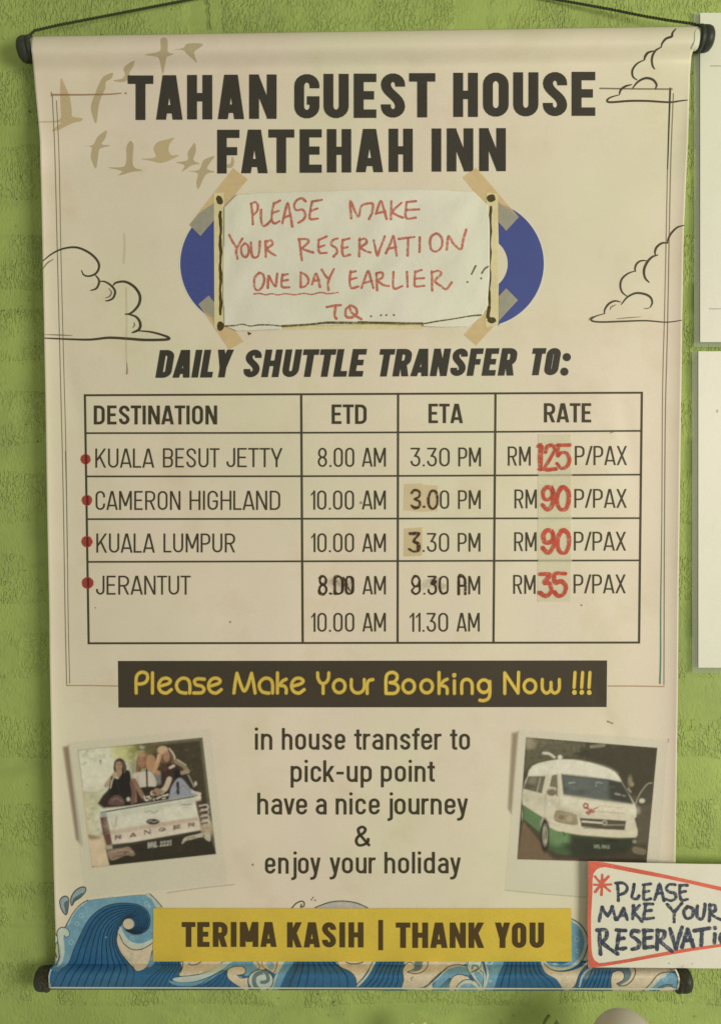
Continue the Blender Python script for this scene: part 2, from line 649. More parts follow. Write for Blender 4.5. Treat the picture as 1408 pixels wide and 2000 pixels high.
        s((w, h * .02), (l + rx * .5, h * .60), *smooth([(l + rx * .45, h * .64), (l + rx * .35, h * .82), (cx - rx * .05, T), (cx + rx * .5, h * .84), (cx + rx * .3, h * .66), (l + rx * .3, h * .46), (l, h * .25), (l + rx * .35, B), (cx + rx * .1, B), (r - rx * .1, h * .20), (r, h * .40)], 4))
    else:
        # lower case, x height
        xh = h * .74; X = xh - t / 2
        q = rx; qy = min(rx * 1.05, (xh - t) / 2)
        if ch == 'a':
            s((r, 0), (r, X - qy), *arc(cx, X - qy, q, qy, 0, 160))
            k = xh * .55
            s((r, k), (cx, k), *arc(cx, k / 2 + B / 2, q, k / 2 - B / 2, 90, 270), *bez((cx, B), (r - q * .3, B), (r, B + qy * .3), (r, B + qy * .8))[1:])
        elif ch == 'c':
            s((r, xh * .66), (r, X - qy), *arc(cx, X - qy, q, qy, 0, 180), *arc(cx, B + qy, q, qy, 180, 360), (r, xh * .34))
        elif ch in 'do':
            s(*arc(cx, X - qy, q, qy, 0, 180), *arc(cx, B + qy, q, qy, 180, 360), c=True)
            if ch == 'd': s((r, 0), (r, h))
        elif ch == 'p':
            s(*arc(cx, X - qy, q, qy, 0, 180), *arc(cx, B + qy, q, qy, 180, 360), c=True)
            s((l, -h * .26), (l, xh))
        elif ch == 'e':
            s((r, xh * .30), (r, B + qy), *arc(cx, B + qy, q, qy, 0, -180), *arc(cx, X - qy, q, qy, 180, 0), (r, xh * .47))
            s((l, xh * .50), (r, xh * .50))
        elif ch == 'f':
            s((cx, 0), (cx, T - q * .8), *arc(cx + q * .9, T - q * .9, q * .9, q * .9, 180, 90), (w, T)); s((0, xh - t / 2), (w, xh - t / 2))
        elif ch in 'hn':
            s((l, 0), (l, h if ch == 'h' else xh)); s((l, X - qy), *arc(cx, X - qy, q, qy, 180, 0), (r, 0))
        elif ch == 'i':
            s((t / 2, 0), (t / 2, xh)); out.append(('d', (t / 2, h * .95), t * .58))
        elif ch == 'j':
            s((w, xh), (w, -h * .10), *arc(w - t * 1.3, -h * .14, t * 1.3, h * .1, 0, -90)); out.append(('d', (w, h * .95), t * .58))
        elif ch == 'k':
            s((l, 0), (l, h)); dg(l + t * .3, h * .26, w - t * .6, xh); dg(w - t * .55, 0, l + rx * .7, h * .44)
        elif ch == 'r':
            s((l, 0), (l, xh)); s((l, xh * .62), *bez((l, xh * .62), (l, X), (w * .6, X), (w, X))[1:])
        elif ch == 's':
            qy = min(qy, (xh - t) / 4 * 1.1)
            y1 = X - qy; y2 = B + qy
            s((r, xh * .70), *arc(cx, y1, q, qy, 10, 180), *bez((l, y1), (l, xh * .5), (r, xh * .52), (r, y2))[1:], *arc(cx, y2, q, qy, 0, -170)[1:], (l, xh * .30))
        elif ch == 't':
            s((cx, h * .93), (cx, B + q * .9), *arc(cx + q * .9, B + q * .9, q * .9, q * .9, 180, 270), (w, B)); s((0, xh - t / 2), (w, xh - t / 2))
        elif ch == 'u':
            s((r, 0), (r, xh)); s((l, xh), (l, B + qy), *arc(cx, B + qy, q, qy, 180, 360))
        elif ch == 'v':
            dg(cx, 0, t * .55, xh); dg(cx, 0, w - t * .55, xh)
        elif ch == 'y':
            dg(cx + t * .1, h * .02, t * .55, xh)
            out.append(('s', [(w - t * .55, xh), (cx, -h * .06), *bez((cx, -h * .06), (cx - w * .08, -h * .2), (cx - w * .2, -h * .23), (0.02 * w, -h * .22))[1:]], False))
    return out


def put_glyph(ink, ch, x0, w, base, h, t, bar=0.9, slant=0.0):
    """x0.. in photo points, base = y of baseline at x"""
    k = bar
    for g in glyph(ch, w, h / k, t):      # drawn taller, then squashed so that bars are thinner than stems
        def tf(p):
            y = p[1] * k
            return (x0 + p[0] + y * slant, base(x0 + p[0]) - y)
        if g[0] == 's':
            ink.strip2([p for p in g[1]], t, tf, g[2])
        elif g[0] == 'q':
            ink.poly([tf(p) for p in g[1]])
        else:
            c = tf((g[1][0], g[1][1])); ink.disc(c, g[2], n=16)


def _strip2(self, pts, t, tf, closed):
    """offset in glyph space, then transform"""
    z = self._z()
    P = [Vector(p) for p in pts]
    Q = [P[0]]
    for q in P[1:]:
        if (q - Q[-1]).length > 1e-3: Q.append(q)
    P = Q
    if closed and (P[0] - P[-1]).length < 1e-2: P.pop()
    n = len(P)
    L = []; R = []
    for i in range(n):
        a = P[i - 1] if (i > 0 or closed) else None
        b = P[(i + 1) % n] if (i < n - 1 or closed) else None
        if a is None: tt = (b - P[i]).normalized(); m = Vector((-tt.y, tt.x)) * t / 2
        elif b is None: tt = (P[i] - a).normalized(); m = Vector((-tt.y, tt.x)) * t / 2
        else:
            t1 = (P[i] - a).normalized(); t2 = (b - P[i]).normalized()
            n1 = Vector((-t1.y, t1.x)); n2 = Vector((-t2.y, t2.x)); s = (n1 + n2)
            if s.length < .3: s = n1.copy()
            s.normalize(); m = s * (t / 2) / max(.5, s.dot(n1))
        L.append(tf(P[i] + m)); R.append(tf(P[i] - m))
    Lv = [self.bm.verts.new((x, y, z)) for x, y in L]; Rv = [self.bm.verts.new((x, y, z)) for x, y in R]
    for i in range(n if closed else n - 1):
        j = (i + 1) % n
        self.bm.faces.new((Lv[i], Lv[j], Rv[j], Rv[i]))


Ink.strip2 = _strip2


def word(ink, txt, x0, x1, y_top, y_base, t, bar=0.9, slant=0.0, gap=.125, y_top2=None, y_base2=None, skip=(), bold=None):
    yt2 = y_top if y_top2 is None else y_top2
    yb2 = y_base if y_base2 is None else y_base2
    base = lambda x: y_base + (yb2 - y_base) * (x - x0) / max(1e-6, x1 - x0)
    h = ((y_base - y_top) + (yb2 - yt2)) / 2
    if slant: x1 = x1 - h * slant
    ws = []; fixed = 0; flex = 0
    for i, c in enumerate(txt):
        W = WID[c] * h
        if c in 'Iil|.:' : fixed += t * (1.2 if c == ':' else 1.0)
        else: flex += W
        if i < len(txt) - 1:
            g = gap * h
            g *= min(TIGHT.get(c, 1), 9) * TIGHT.get(txt[i + 1], 1) if (c in TIGHT or txt[i + 1] in TIGHT) else 1
            g = max(g, .035 * h)
            ws.append(g); flex += g
    k = (x1 - x0 - fixed) / flex if flex > 0 else 1.0
    x = x0
    res = []
    for i, c in enumerate(txt):
        W = t * (1.2 if c == ':' else 1.0) if c in 'Iil|.:' else WID[c] * h * k
        if c != ' ' and i not in skip:
            tt = t if not bold or i not in bold else bold[i]
            put_glyph(ink, c, x, W, base, h, tt, bar, slant)
        res.append((x, x + W))
        x += W + (ws[i] * k if i < len(ws) else 0)
    return res


def glyphs_at(ink, items, y_top, y_base, t, bar, x_ref, y_top2, y_base2):
    xa, xb = x_ref
    for ch, a, b in items:
        f = ((a + b) / 2 - xa) / (xb - xa)
        base = y_base + (y_base2 - y_base) * f; top = y_top + (y_top2 - y_top) * f
        put_glyph(ink, ch, a, b - a, (lambda x, bb=base: bb), base - top, t, bar)


# ------------------------------------------------------------------ a small painter for the printed pictures (colours become a mesh attribute)
class Canvas:
    def __init__(self, x0, y0, x1, y1, step):
        self.nx = int((x1 - x0) / step) + 1; self.ny = int((y1 - y0) / step) + 1
        self.xs = x0 + np.arange(self.nx) * step; self.ys = y0 + np.arange(self.ny) * step
        self.x0, self.y0, self.step = x0, y0, step
        self.rgb = np.zeros((self.ny, self.nx, 3)); self.a = np.zeros((self.ny, self.nx))

    def _win(self, x0, y0, x1, y1):
        i0 = max(0, int((x0 - self.x0) / self.step) - 1); i1 = min(self.nx, int((x1 - self.x0) / self.step) + 3)
        j0 = max(0, int((y0 - self.y0) / self.step) - 1); j1 = min(self.ny, int((y1 - self.y0) / self.step) + 3)
        if i0 >= i1 or j0 >= j1: return None
        X, Y = np.meshgrid(self.xs[i0:i1], self.ys[j0:j1])
        return slice(j0, j1), slice(i0, i1), X, Y

    def _blend(self, sl, cov, col, alpha):
        cov = np.clip(cov, 0, 1) * alpha
        c = np.array(col)
        R = self.rgb[sl]; A = self.a[sl]
        na = cov + A * (1 - cov)
        with np.errstate(divide='ignore', invalid='ignore'):
            nr = (c * cov[..., None] + R * (A * (1 - cov))[..., None]) / np.maximum(na, 1e-6)[..., None]
        self.rgb[sl] = np.where(cov[..., None] > 0, nr, R); self.a[sl] = na

    def poly(self, pts, col, alpha=1.0, soft=1.0):
        P = np.array(pts, float)
        w = self._win(P[:, 0].min() - soft, P[:, 1].min() - soft, P[:, 0].max() + soft, P[:, 1].max() + soft)
        if w is None: return
        sj, si, X, Y = w
        inside = np.zeros(X.shape, bool); dist = np.full(X.shape, 1e9)
        n = len(P)
        for i in range(n):
            x1, y1 = P[i]; x2, y2 = P[(i + 1) % n]
            c = ((y1 > Y) != (y2 > Y))
            if y1 != y2:
                inside ^= c & (X < (x2 - x1) * (Y - y1) / (y2 - y1) + x1)
            dx, dy = x2 - x1, y2 - y1; L = dx * dx + dy * dy
            if L > 0:
                t = np.clip(((X - x1) * dx + (Y - y1) * dy) / L, 0, 1)
                dist = np.minimum(dist, np.hypot(X - x1 - t * dx, Y - y1 - t * dy))
        sd = np.where(inside, -dist, dist)
        self._blend((sj, si), 0.5 - sd / soft, col, alpha)

    def line(self, pts, width, col, alpha=1.0, soft=1.0):
        P = np.array(pts, float)
        wm = width if not callable(width) else max(width(0), width(.5), width(1))
        w = self._win(P[:, 0].min() - wm - soft, P[:, 1].min() - wm - soft, P[:, 0].max() + wm + soft, P[:, 1].max() + wm + soft)
        if w is None: return
        sj, si, X, Y = w
        sd = np.full(X.shape, 1e9)
        n = len(P)
        for i in range(max(1, n - 1)):
            x1, y1 = P[i]; x2, y2 = P[min(i + 1, n - 1)]
            dx, dy = x2 - x1, y2 - y1; L = dx * dx + dy * dy
            t = np.clip(((X - x1) * dx + (Y - y1) * dy) / L, 0, 1) if L > 0 else 0
            ww = width((i + .5) / (n - 1)) if callable(width) else width
            sd = np.minimum(sd, np.hypot(X - x1 - t * dx, Y - y1 - t * dy) - ww / 2)
        self._blend((sj, si), 0.5 - sd / soft, col, alpha)

    def ell(self, cx, cy, rx, ry, col, alpha=1.0, soft=1.0, ring=None, rot=0.0):
        q = max(rx, ry) + soft + (ring or 0)
        w = self._win(cx - q, cy - q, cx + q, cy + q)
        if w is None: return
        sj, si, X, Y = w
        a = math.radians(rot); U = (X - cx) * math.cos(a) + (Y - cy) * math.sin(a); V = -(X - cx) * math.sin(a) + (Y - cy) * math.cos(a)
        d = (np.hypot(U / rx, V / ry) - 1) * min(rx, ry)
        if ring: d = np.abs(d) - ring / 2
        self._blend((sj, si), 0.5 - d / soft, col, alpha)

    def clip_noise(self, mask_poly, amp, size):
        """mottle like a small blurred photo, inside a polygon"""
        m = Canvas.__new__(Canvas); m.__dict__.update(self.__dict__)
        m.rgb = np.zeros_like(self.rgb); m.a = np.zeros_like(self.a)
        m.poly(mask_poly, (1, 1, 1))
        for sz, am in size:
            k = max(1, int(sz / self.step))
            g = rng.normal(0, 1, (self.ny // k + 3, self.nx // k + 3))
            yy = np.arange(self.ny) / k; xx = np.arange(self.nx) / k
            j = yy.astype(int); i = xx.astype(int); fy = (yy - j)[:, None]; fx = (xx - i)[None, :]
            v = (g[j][:, i] * (1 - fy) * (1 - fx) + g[j + 1][:, i] * fy * (1 - fx) + g[j][:, i + 1] * (1 - fy) * fx + g[j + 1][:, i + 1] * fy * fx)
            self.rgb *= np.clip(1 + am * amp * v * m.a, .3, 1.9)[..., None]

    def keep_inside(self, saved, quad):
        m = Canvas.__new__(Canvas); m.__dict__.update(self.__dict__)
        m.rgb = np.zeros_like(self.rgb); m.a = np.zeros_like(self.a)
        m.poly(quad, (1, 1, 1), 1, 1.6)
        k = m.a[..., None]
        self.rgb = self.rgb * k + saved[0] * (1 - k); self.a = self.a * m.a + saved[1] * (1 - m.a)

    def tone(self, quad, sat=1.0, lift=0.0):
        m = Canvas.__new__(Canvas); m.__dict__.update(self.__dict__)
        m.rgb = np.zeros_like(self.rgb); m.a = np.zeros_like(self.a)
        m.poly(quad, (1, 1, 1)); k = m.a[..., None]
        g = self.rgb @ np.array([.3, .6, .1]); new = g[..., None] * np.array([1.03, 1.0, .90]) * (1 - sat) + self.rgb * sat + lift
        self.rgb = new * k + self.rgb * (1 - k)

    def blur(self, n=1):
        for _ in range(n):
            pre = self.rgb * self.a[..., None]; A = self.a
            for ax in (0, 1):
                pre = (np.roll(pre, 1, ax) + 2 * pre + np.roll(pre, -1, ax)) / 4
                A = (np.roll(A, 1, ax) + 2 * A + np.roll(A, -1, ax)) / 4
            self.rgb = np.where(A[..., None] > 1e-4, pre / np.maximum(A, 1e-4)[..., None], self.rgb); self.a = A

    def done(self, name, mat, parent, off=0.0004, label=None):
        X, Y = np.meshgrid(self.xs, self.ys)
        keep = self.a > 0.004
        keep &= (X > left_e(Y) + 0.3) & (X < right_e(Y) - 0.3) & (Y < bot_c(X) + 22.4)
        A, B, Cc = S(X, Y, off)
        return link(name, grid_mesh(name, A, B, Cc, keep, self.rgb, self.a), mat, parent, label=label)

# ================================================================== THE PLACE
# ------------------------------------------------------------------ painted brick wall
GREEN = ob((156, 171, 88))


def wall_material(name, rough_amt):
    m, nt, b = new_mat(name)
    co = obj_coord(nt)
    ox = nn(nt, 'ShaderNodeObjectInfo')
    n1 = noise_tex(nt, 9, 5, 0.6, co)
    f1 = ramp(nt, n1.outputs[0], 0.3, 0.72, 0.86, 1.10)
    c = mulcol(nt, GREEN, f1)
    # thin dirty olive bloom
    n2 = noise_tex(nt, 22, 5, 0.7, co, 0.5)
    f2 = ramp(nt, n2.outputs[0], 0.50, 0.78, 0, 0.42)
    mx = nn(nt, 'ShaderNodeMix', data_type='RGBA')
    nt.links.new(f2, mx.inputs['Factor']); nt.links.new(c, mx.inputs[6]); mx.inputs[7].default_value = (*ob((118, 134, 78)), 1)
    # yellowish worn spots
    n3 = noise_tex(nt, 60, 4, 0.6, co)
    f3 = ramp(nt, n3.outputs[0], 0.60, 0.8, 0, 0.35)
    my = nn(nt, 'ShaderNodeMix', data_type='RGBA')
    nt.links.new(f3, my.inputs['Factor']); nt.links.new(mx.outputs[2], my.inputs[6]); my.inputs[7].default_value = (*ob((172, 184, 108)), 1)
    n5 = noise_tex(nt, 4.2, 6, 0.68, co, 1.2)
    f5 = ramp(nt, n5.outputs[0], 0.54, 0.70, 0, 0.42)
    m5 = nn(nt, 'ShaderNodeMix', data_type='RGBA')
    nt.links.new(f5, m5.inputs['Factor']); nt.links.new(my.outputs[2], m5.inputs[6]); m5.inputs[7].default_value = (*ob((128, 138, 84)), 1)
    my = m5
    # tiny dark pits in the paint skin
    v = nn(nt, 'ShaderNodeTexNoise'); v.inputs['Scale'].default_value = 210; v.inputs['Detail'].default_value = 2
    nt.links.new(co, v.inputs['Vector'])
    fp = ramp(nt, v.outputs[0], 0.68, 0.74, 0, 0.85 * min(1, rough_amt + .15))
    mz = nn(nt, 'ShaderNodeMix', data_type='RGBA')
    nt.links.new(fp, mz.inputs['Factor']); nt.links.new(my.outputs[2], mz.inputs[6]); mz.inputs[7].default_value = (*ob((70, 82, 40)), 1)
    nt.links.new(mz.outputs[2], b.inputs['Base Color'])
    b.inputs['Roughness'].default_value = 0.62
    b.inputs['Specular IOR Level'].default_value = 0.3
    # relief: crusty brick skin, dragged by the brush
    cs = obj_coord(nt, (1.0, 1, 0.46), (0, math.radians(-28), 0))
    r1 = noise_tex(nt, 520, 2, 0.5, cs, 0.4)
    h1 = ramp(nt, r1.outputs[0], 0.33, 0.56, 0, 1)
    msk = noise_tex(nt, 34, 3, 0.55, co)
    fm = ramp(nt, msk.outputs[0], 0.36, 0.56, 0.12, 1.0)
    mu = nn(nt, 'ShaderNodeMath', operation='MULTIPLY')
    nt.links.new(h1, mu.inputs[0]); nt.links.new(fm, mu.inputs[1])
    r2 = noise_tex(nt, 1100, 2, 0.5, co)
    a2 = nn(nt, 'ShaderNodeMath', operation='MULTIPLY_ADD')
    nt.links.new(r2.outputs[0], a2.inputs[0]); a2.inputs[1].default_value = 0.10
    sc_ = nn(nt, 'ShaderNodeMath', operation='MULTIPLY'); nt.links.new(mu.outputs[0], sc_.inputs[0]); sc_.inputs[1].default_value = rough_amt
    nt.links.new(sc_.outputs[0], a2.inputs[2])
    bump = nn(nt, 'ShaderNodeBump'); bump.inputs['Strength'].default_value = 0.80; bump.inputs['Distance'].default_value = 0.0015
    nt.links.new(a2.outputs[0], bump.inputs['Height']); nt.links.new(bump.outputs[0], b.inputs['Normal'])
    return m


M_BRICK = wall_material('crusty_green_painted_brick', 1.0)
M_MORTAR = wall_material('green_painted_mortar', 0.28)

wall = thing('brick_wall', (0, WALL_Y, -0.9), 'rough brick wall painted lime green behind the hanging banner', 'wall')
# mortar bed: one lightly wavy sheet
gx = np.linspace(-1.0, 1.0, 260); gz = np.linspace(-0.9, 0.9, 240)
GX, GZ = np.meshgrid(gx, gz)
GY = WALL_Y + 0.0005 * np.sin(GX * 31 + GZ * 7) + 0.0004 * np.sin(GZ * 43 - GX * 11)
link('mortar', grid_mesh('mortar', GX, GY, GZ[::-1]), M_MORTAR, wall)

BH, BL = 0.057, 0.224
variants = []
for q in range(7):
    nx, nz = 74, 26
    u = np.linspace(-1, 1, nx); w_ = np.linspace(-1, 1, nz)
    U, W = np.meshgrid(u, w_)
    seed = q * 13.7
    ht = np.zeros_like(U)
    for j in range(nz):
        for i in range(nx):
            x = U[j, i] * BL / 2; z = W[j, i] * BH / 2
            e = min(BL / 2 * (1 - abs(U[j, i])), BH / 2 * (1 - abs(W[j, i])))
            e += 0.0020 * noise.noise(Vector((x * 90, z * 90, seed + 5)))
            edge = min(1, max(0, e / 0.0115)); edge = edge * edge * (3 - 2 * edge)
            n1 = noise.fractal(Vector((x * 150, z * 150, seed)), 1.0, 2.0, 3)
            n2 = noise.noise(Vector((x * 26, z * 26, seed + 9)))
            crust = min(1, max(0, 0.62 + 0.9 * noise.noise(Vector((x * 20, z * 34, seed + 3)))))
            ht[j, i] = 0.0019 * edge - 0.0009 + edge * (0.00050 * n1 * crust + 0.0004 * n2)
    variants.append(grid_mesh('brick', U * BL / 2, -ht, (W * BH / 2)[::-1] if False else -W * BH / 2))
    variants[-1].materials.append(M_BRICK)

course_px = [-130, 30, 187, 340, 508, 657, 813, 975, 1128, 1283, 1438, 1612, 1765, 1918, 2075, 2230]
offs = [0.05, 0.0, 0.5, 0.05, 0.47, 0.02, 0.55, 0.0, 0.5, 0.06, 0.46, 0.03, 0.52, 0.30, 0.0, 0.5]
PITCHX = 0.238
for r, (py, of) in enumerate(zip(course_px, offs)):
    _, _, z0 = at_depth(704, py, WALL_Y)
    xj, _, _ = at_depth(408, 30, WALL_Y)
    for c in range(-3, 4):
        x = float(xj) + (c + 0.5 + of) * PITCHX + rng.uniform(-.004, .004)
        if abs(x) > 0.80: continue
        o = bpy.data.objects.new('brick', variants[int(rng.integers(0, 7))])
        COL.objects.link(o); o.parent = wall
        o.location = Vector((x, WALL_Y, float(z0))) - wall.location
        o.rotation_euler = (0, rng.uniform(-.006, .006) + (math.pi if rng.random() < .5 else 0), 0)
        o.scale = (rng.uniform(.985, 1.0), rng.uniform(.8, 1.1), rng.uniform(.92, 1.05))

# hairline crack and old drips in the paint near the top
K_CRACK = ink_mat('crack_shadow', ob((78, 90, 44)), 0.8, 0.2, 0.8)
ink = Ink(lambda x, y, z: at_depth(x, y, WALL_Y - 0.0022 - z), base=0)
ink.strip(smooth([(403, -12), (405, 4), (410, 10), (407, 20), (411, 32), (409, 44), (412, 58)], 5), lambda t: 1.2 + 1.6 * abs(math.sin(t * 9)))
ink.done('paint_crack', K_CRACK, wall)
# ------------------------------------------------------------------ the banner
def Xz(px, py, y=0.0):
    a, b_, c = at_depth(px, py, y)
    return Vector((float(a), float(b_), float(c)))


ban = thing('hanging_banner', tuple(Xz(704, 1934, 0.0)), 'cream fabric banner with shuttle transfer timetable, hung on a cord between two black capped rods', 'banner')
PAPER = ob((212, 201, 168))
M_SHEET = paper_mat('cream_banner_cloth', PAPER, 0.46, True, 0.045, stain=(0.93, 0.90, 0.84), spec=0.4)

vrows = np.concatenate([np.linspace(0, .04, 40)[:-1], np.linspace(.04, .965, 240)[:-1], np.linspace(.965, 1, 36)])
ucols = np.concatenate([np.linspace(0, .08, 26)[:-1], np.linspace(.08, .92, 140)[:-1], np.linspace(.92, 1, 26)])
VV, UU = np.meshgrid(vrows, ucols, indexing='ij')
PXg = 62 + UU * 1300
for _ in range(4):
    ytop = top_c(PXg) - HALF * 0.995; ybot = bot_c(PXg) + 23 * 0.995
    PYg = ytop + VV * (ybot - ytop)
    Lx = left_e(PYg); Rx = right_e(PYg)
    PXg = Lx + UU * (Rx - Lx)
A_, B_, C_ = S(PXg, PYg)
sheet = link('sheet', grid_mesh('sheet', A_, B_, C_), M_SHEET, ban)
sol = sheet.modifiers.new('thickness', 'SOLIDIFY'); sol.thickness = 0.0005; sol.offset = -1.0

M_ROD = ink_mat('black_plastic_cap', ob((52, 54, 44)), 0.45, 0.15, 1, 300, 0.2)
M_RODTUBE = ink_mat('dull_rod', ob((96, 88, 66)), 0.6, 0.1)
M_HEM = paper_mat('hem_cloth', ob((222, 214, 184)), 0.5, True, 0.03)


def tube(name, p0, p1, rad, mat, parent, n=28, caps=True, rings=None, smooth=True):
    """rings: list of (t along, radius)"""
    p0 = Vector(p0); p1 = Vector(p1); ax = (p1 - p0).normalized()
    s1 = ax.cross(Vector((0, 0, 1))).normalized(); s2 = ax.cross(s1).normalized()
    rings = rings or [(0, rad), (1, rad)]
    v = []; f = []
    for t, r in rings:
        c = p0.lerp(p1, t)
        for k in range(n):
            a = 2 * math.pi * k / n
            v.append(c + s1 * (r * math.cos(a)) + s2 * (r * math.sin(a)))
    for i in range(len(rings) - 1):
        for k in range(n):
            f.append((i * n + k, i * n + (k + 1) % n, (i + 1) * n + (k + 1) % n, (i + 1) * n + k))
    if caps:
        f.append(tuple(range(n))[::-1]); f.append(tuple((len(rings) - 1) * n + k for k in range(n)))
    m = mesh_pydata(name, v, f)
    bm = bmesh.new(); bm.from_mesh(m); bmesh.ops.recalc_face_normals(bm, faces=bm.faces); bm.to_mesh(m); bm.free()
    return link(name, m, mat, parent, smooth=smooth)


def rod_set(cL, cR, capL, capR, hemL, hemR):
    L = Xz(*cL); R = Xz(*cR)
    ax = (R - L).normalized()
    rod = tube('rod', L, R, 0.0070, M_RODTUBE, ban)
    for s_, (a, b_) in ((-1, capL), (1, capR)):
        A = Xz(*a); B = Xz(*b_)
        tube('end_cap', A, B, 0.0112, M_ROD, rod, 32, True, [(0, .0108), (.06, .0115), (.22, .0115), (.26, .0106), (.34, .0106), (.38, .0112), (.66, .0110), (.84, .0100), (.95, .0080), (1, .0058)])
    hL = Xz(*hemL); hR = Xz(*hemR)
    tube('rod_hem', hL, hR, 0.0085, M_HEM, ban, 40, False)
    return rod


top_rod = rod_set((54, top_c(54)), (1372, top_c(1372)), ((68, top_c(60) + .3), (37.5, top_c(40) + 2)), ((1360, top_c(1366) + .5), (1390, top_c(1388) + 1)),
                  (66, top_c(66)), (1364, top_c(1364)))
bot_rod = rod_set((84, bot_c(84)), (1336, bot_c(1336)), ((100, bot_c(96) + 1), (71, bot_c(80) + 1)), ((1318, bot_c(1318) + 1), (1348, bot_c(1340) + 2)),
                  (102, bot_c(100)), (1320, bot_c(1320)))
# curled white hem end at the top right
M_WHITEEDGE = paper_mat('white_cloth_back', ob((232, 226, 200)), 0.5, False, 0.02)
ink = Ink(lambda x, y, z: at_depth(x, y, -ROD * np.sqrt(np.clip(1 - ((y - top_c(x)) / 26.0) ** 2, 0, 1)) - 0.0006), base=0, step=0)
ink.poly(smooth([(1357, 62), (1364.5, 58), (1366.3, 75), (1363, 92), (1357, 99.5), (1348, 100.5), (1351, 92), (1356, 80)], 3, True))
ink.done('curled_edge', M_WHITEEDGE, ban)
ink = Ink(lambda x, y, z: at_depth(x, y, -ROD * np.sqrt(np.clip(1 - ((y - bot_c(x)) / 24.5) ** 2, 0, 1)) - 0.0008), base=0, step=0)
ink.strip(smooth([(1318, 1893), (1323, 1903), (1325.3, 1916), (1322.5, 1934)], 5), 3.4)
ink.done('curled_edge', M_WHITEEDGE, ban)
ink = Ink(lambda x, y, z: at_depth(x, y, -ROD * np.sqrt(np.clip(1 - ((y - bot_c(x)) / 24.5) ** 2, 0, 1)) - 0.0008), base=0, step=0)
ink.strip(smooth([(101, 1893), (97.5, 1903), (96.6, 1916), (99.5, 1930)], 5), 3.0)
ink.done('curled_edge', paper_mat('greyed_cloth_edge', ob((170, 178, 160)), 0.5, False, 0.02), ban)

# frayed dusty fibres on the bottom caps
M_LINT = ink_mat('dusty_lint', ob((70, 64, 44)), 0.9, 0.3)
M_LINT2 = ink_mat('pale_lint', ob((128, 112, 82)), 0.9, 0.3)


def curve_obj(name, pts, r, mat, parent, res=2):
    c = bpy.data.curves.new(name, 'CURVE'); c.dimensions = '3D'; c.bevel_depth = r; c.bevel_resolution = res
    sp = c.splines.new('POLY'); sp.points.add(len(pts) - 1)
    for p, q in zip(sp.points, pts): p.co = (*q, 1)
    tmp = bpy.data.objects.new('tmp', c); COL.objects.link(tmp)
    dg = bpy.context.evaluated_depsgraph_get()
    me = bpy.data.meshes.new_from_object(tmp.evaluated_get(dg))
    bpy.data.objects.remove(tmp); me.name = name; me.materials.clear()
    return link(name, me, mat, parent, smooth=True)


def lint(cx, cy, n, mat, spread):
    bm = bmesh.new()
    for _ in range(n):
        a = random.uniform(0, 6.28); rr = random.uniform(.2, 1) * spread
        c = Xz(cx + math.cos(a) * rr * .55, cy + math.sin(a) * rr, -0.009 - random.uniform(0, .004))
        d = Vector((random.uniform(-1, 1), random.uniform(-.6, .4), random.uniform(-1, 1))).normalized() * random.uniform(.001, .0042)
        e = Vector((random.uniform(-1, 1), random.uniform(-.3, .3), random.uniform(-1, 1))).normalized() * 0.0012
        w = Vector((0.00008, 0, .00008))
        p = [c - d, c + e, c + d]
        vs = [bm.verts.new(q + s * w) for q in p for s in (-1, 1)]
        bm.faces.new((vs[0], vs[1], vs[3], vs[2])); bm.faces.new((vs[2], vs[3], vs[5], vs[4]))
    m = bpy.data.meshes.new('lint'); bm.to_mesh(m); bm.free()
    o = link('lint', m, mat, bot_rod); o['kind'] = 'stuff'
    return o


lint(86, 1912, 260, M_LINT, 19)
lint(86, 1918, 30, M_LINT2, 14)
lint(1334, 1913, 300, M_LINT, 20)

# cord
M_CORD = ink_mat('dark_cord', ob((60, 66, 38)), 0.8, 0.2, 1, 900)


def cord(pts):
    P = [Xz(x, y, d) for x, y, d in pts]
    Q = []
    for i in range(len(P) - 1):
        for k in range(12):
            Q.append(P[i].lerp(P[i + 1], k / 12))
    Q.append(P[-1])
    # two twisted strands
    o1 = None
    for ph in (0, math.pi):
        R2 = []
        dense = [Q[i].lerp(Q[i + 1], k / 8) for i in range(len(Q) - 1) for k in range(8)] + [Q[-1]]
        s_ = 0
        for i, p in enumerate(dense):
            if i: s_ += (dense[i] - dense[i - 1]).length
            a = s_ / 0.0052 * 2 * math.pi + ph
            t = (dense[min(i + 1, len(dense) - 1)] - dense[max(i - 1, 0)]).normalized()
            n1 = t.cross(Vector((0, 1, 0))).normalized(); n2 = t.cross(n1)
            R2.append(p + (n1 * math.cos(a) + n2 * math.sin(a)) * 0.00062)
        o = curve_obj('hanging_cord' if o1 is None else 'cord_strand', R2, 0.00068, M_CORD, top_rod if o1 is None else top_rod, 1)
        o1 = o1 or o
    return o1


cord([(60, 68, -.002), (68, 60, -.001), (110, 50, .001), (182, 36, .004), (280, 17, .0075), (372, -1, .0095), (560, -38, .0105), (718, -70, .0105)])
cord([(1372, 52, -.003), (1352, 46.5, -.001), (1300, 39, .001), (1262, 32.5, .003), (1190, 18, .006), (1086, -1, .0095), (900, -36, .0105), (718, -70, .0105)])

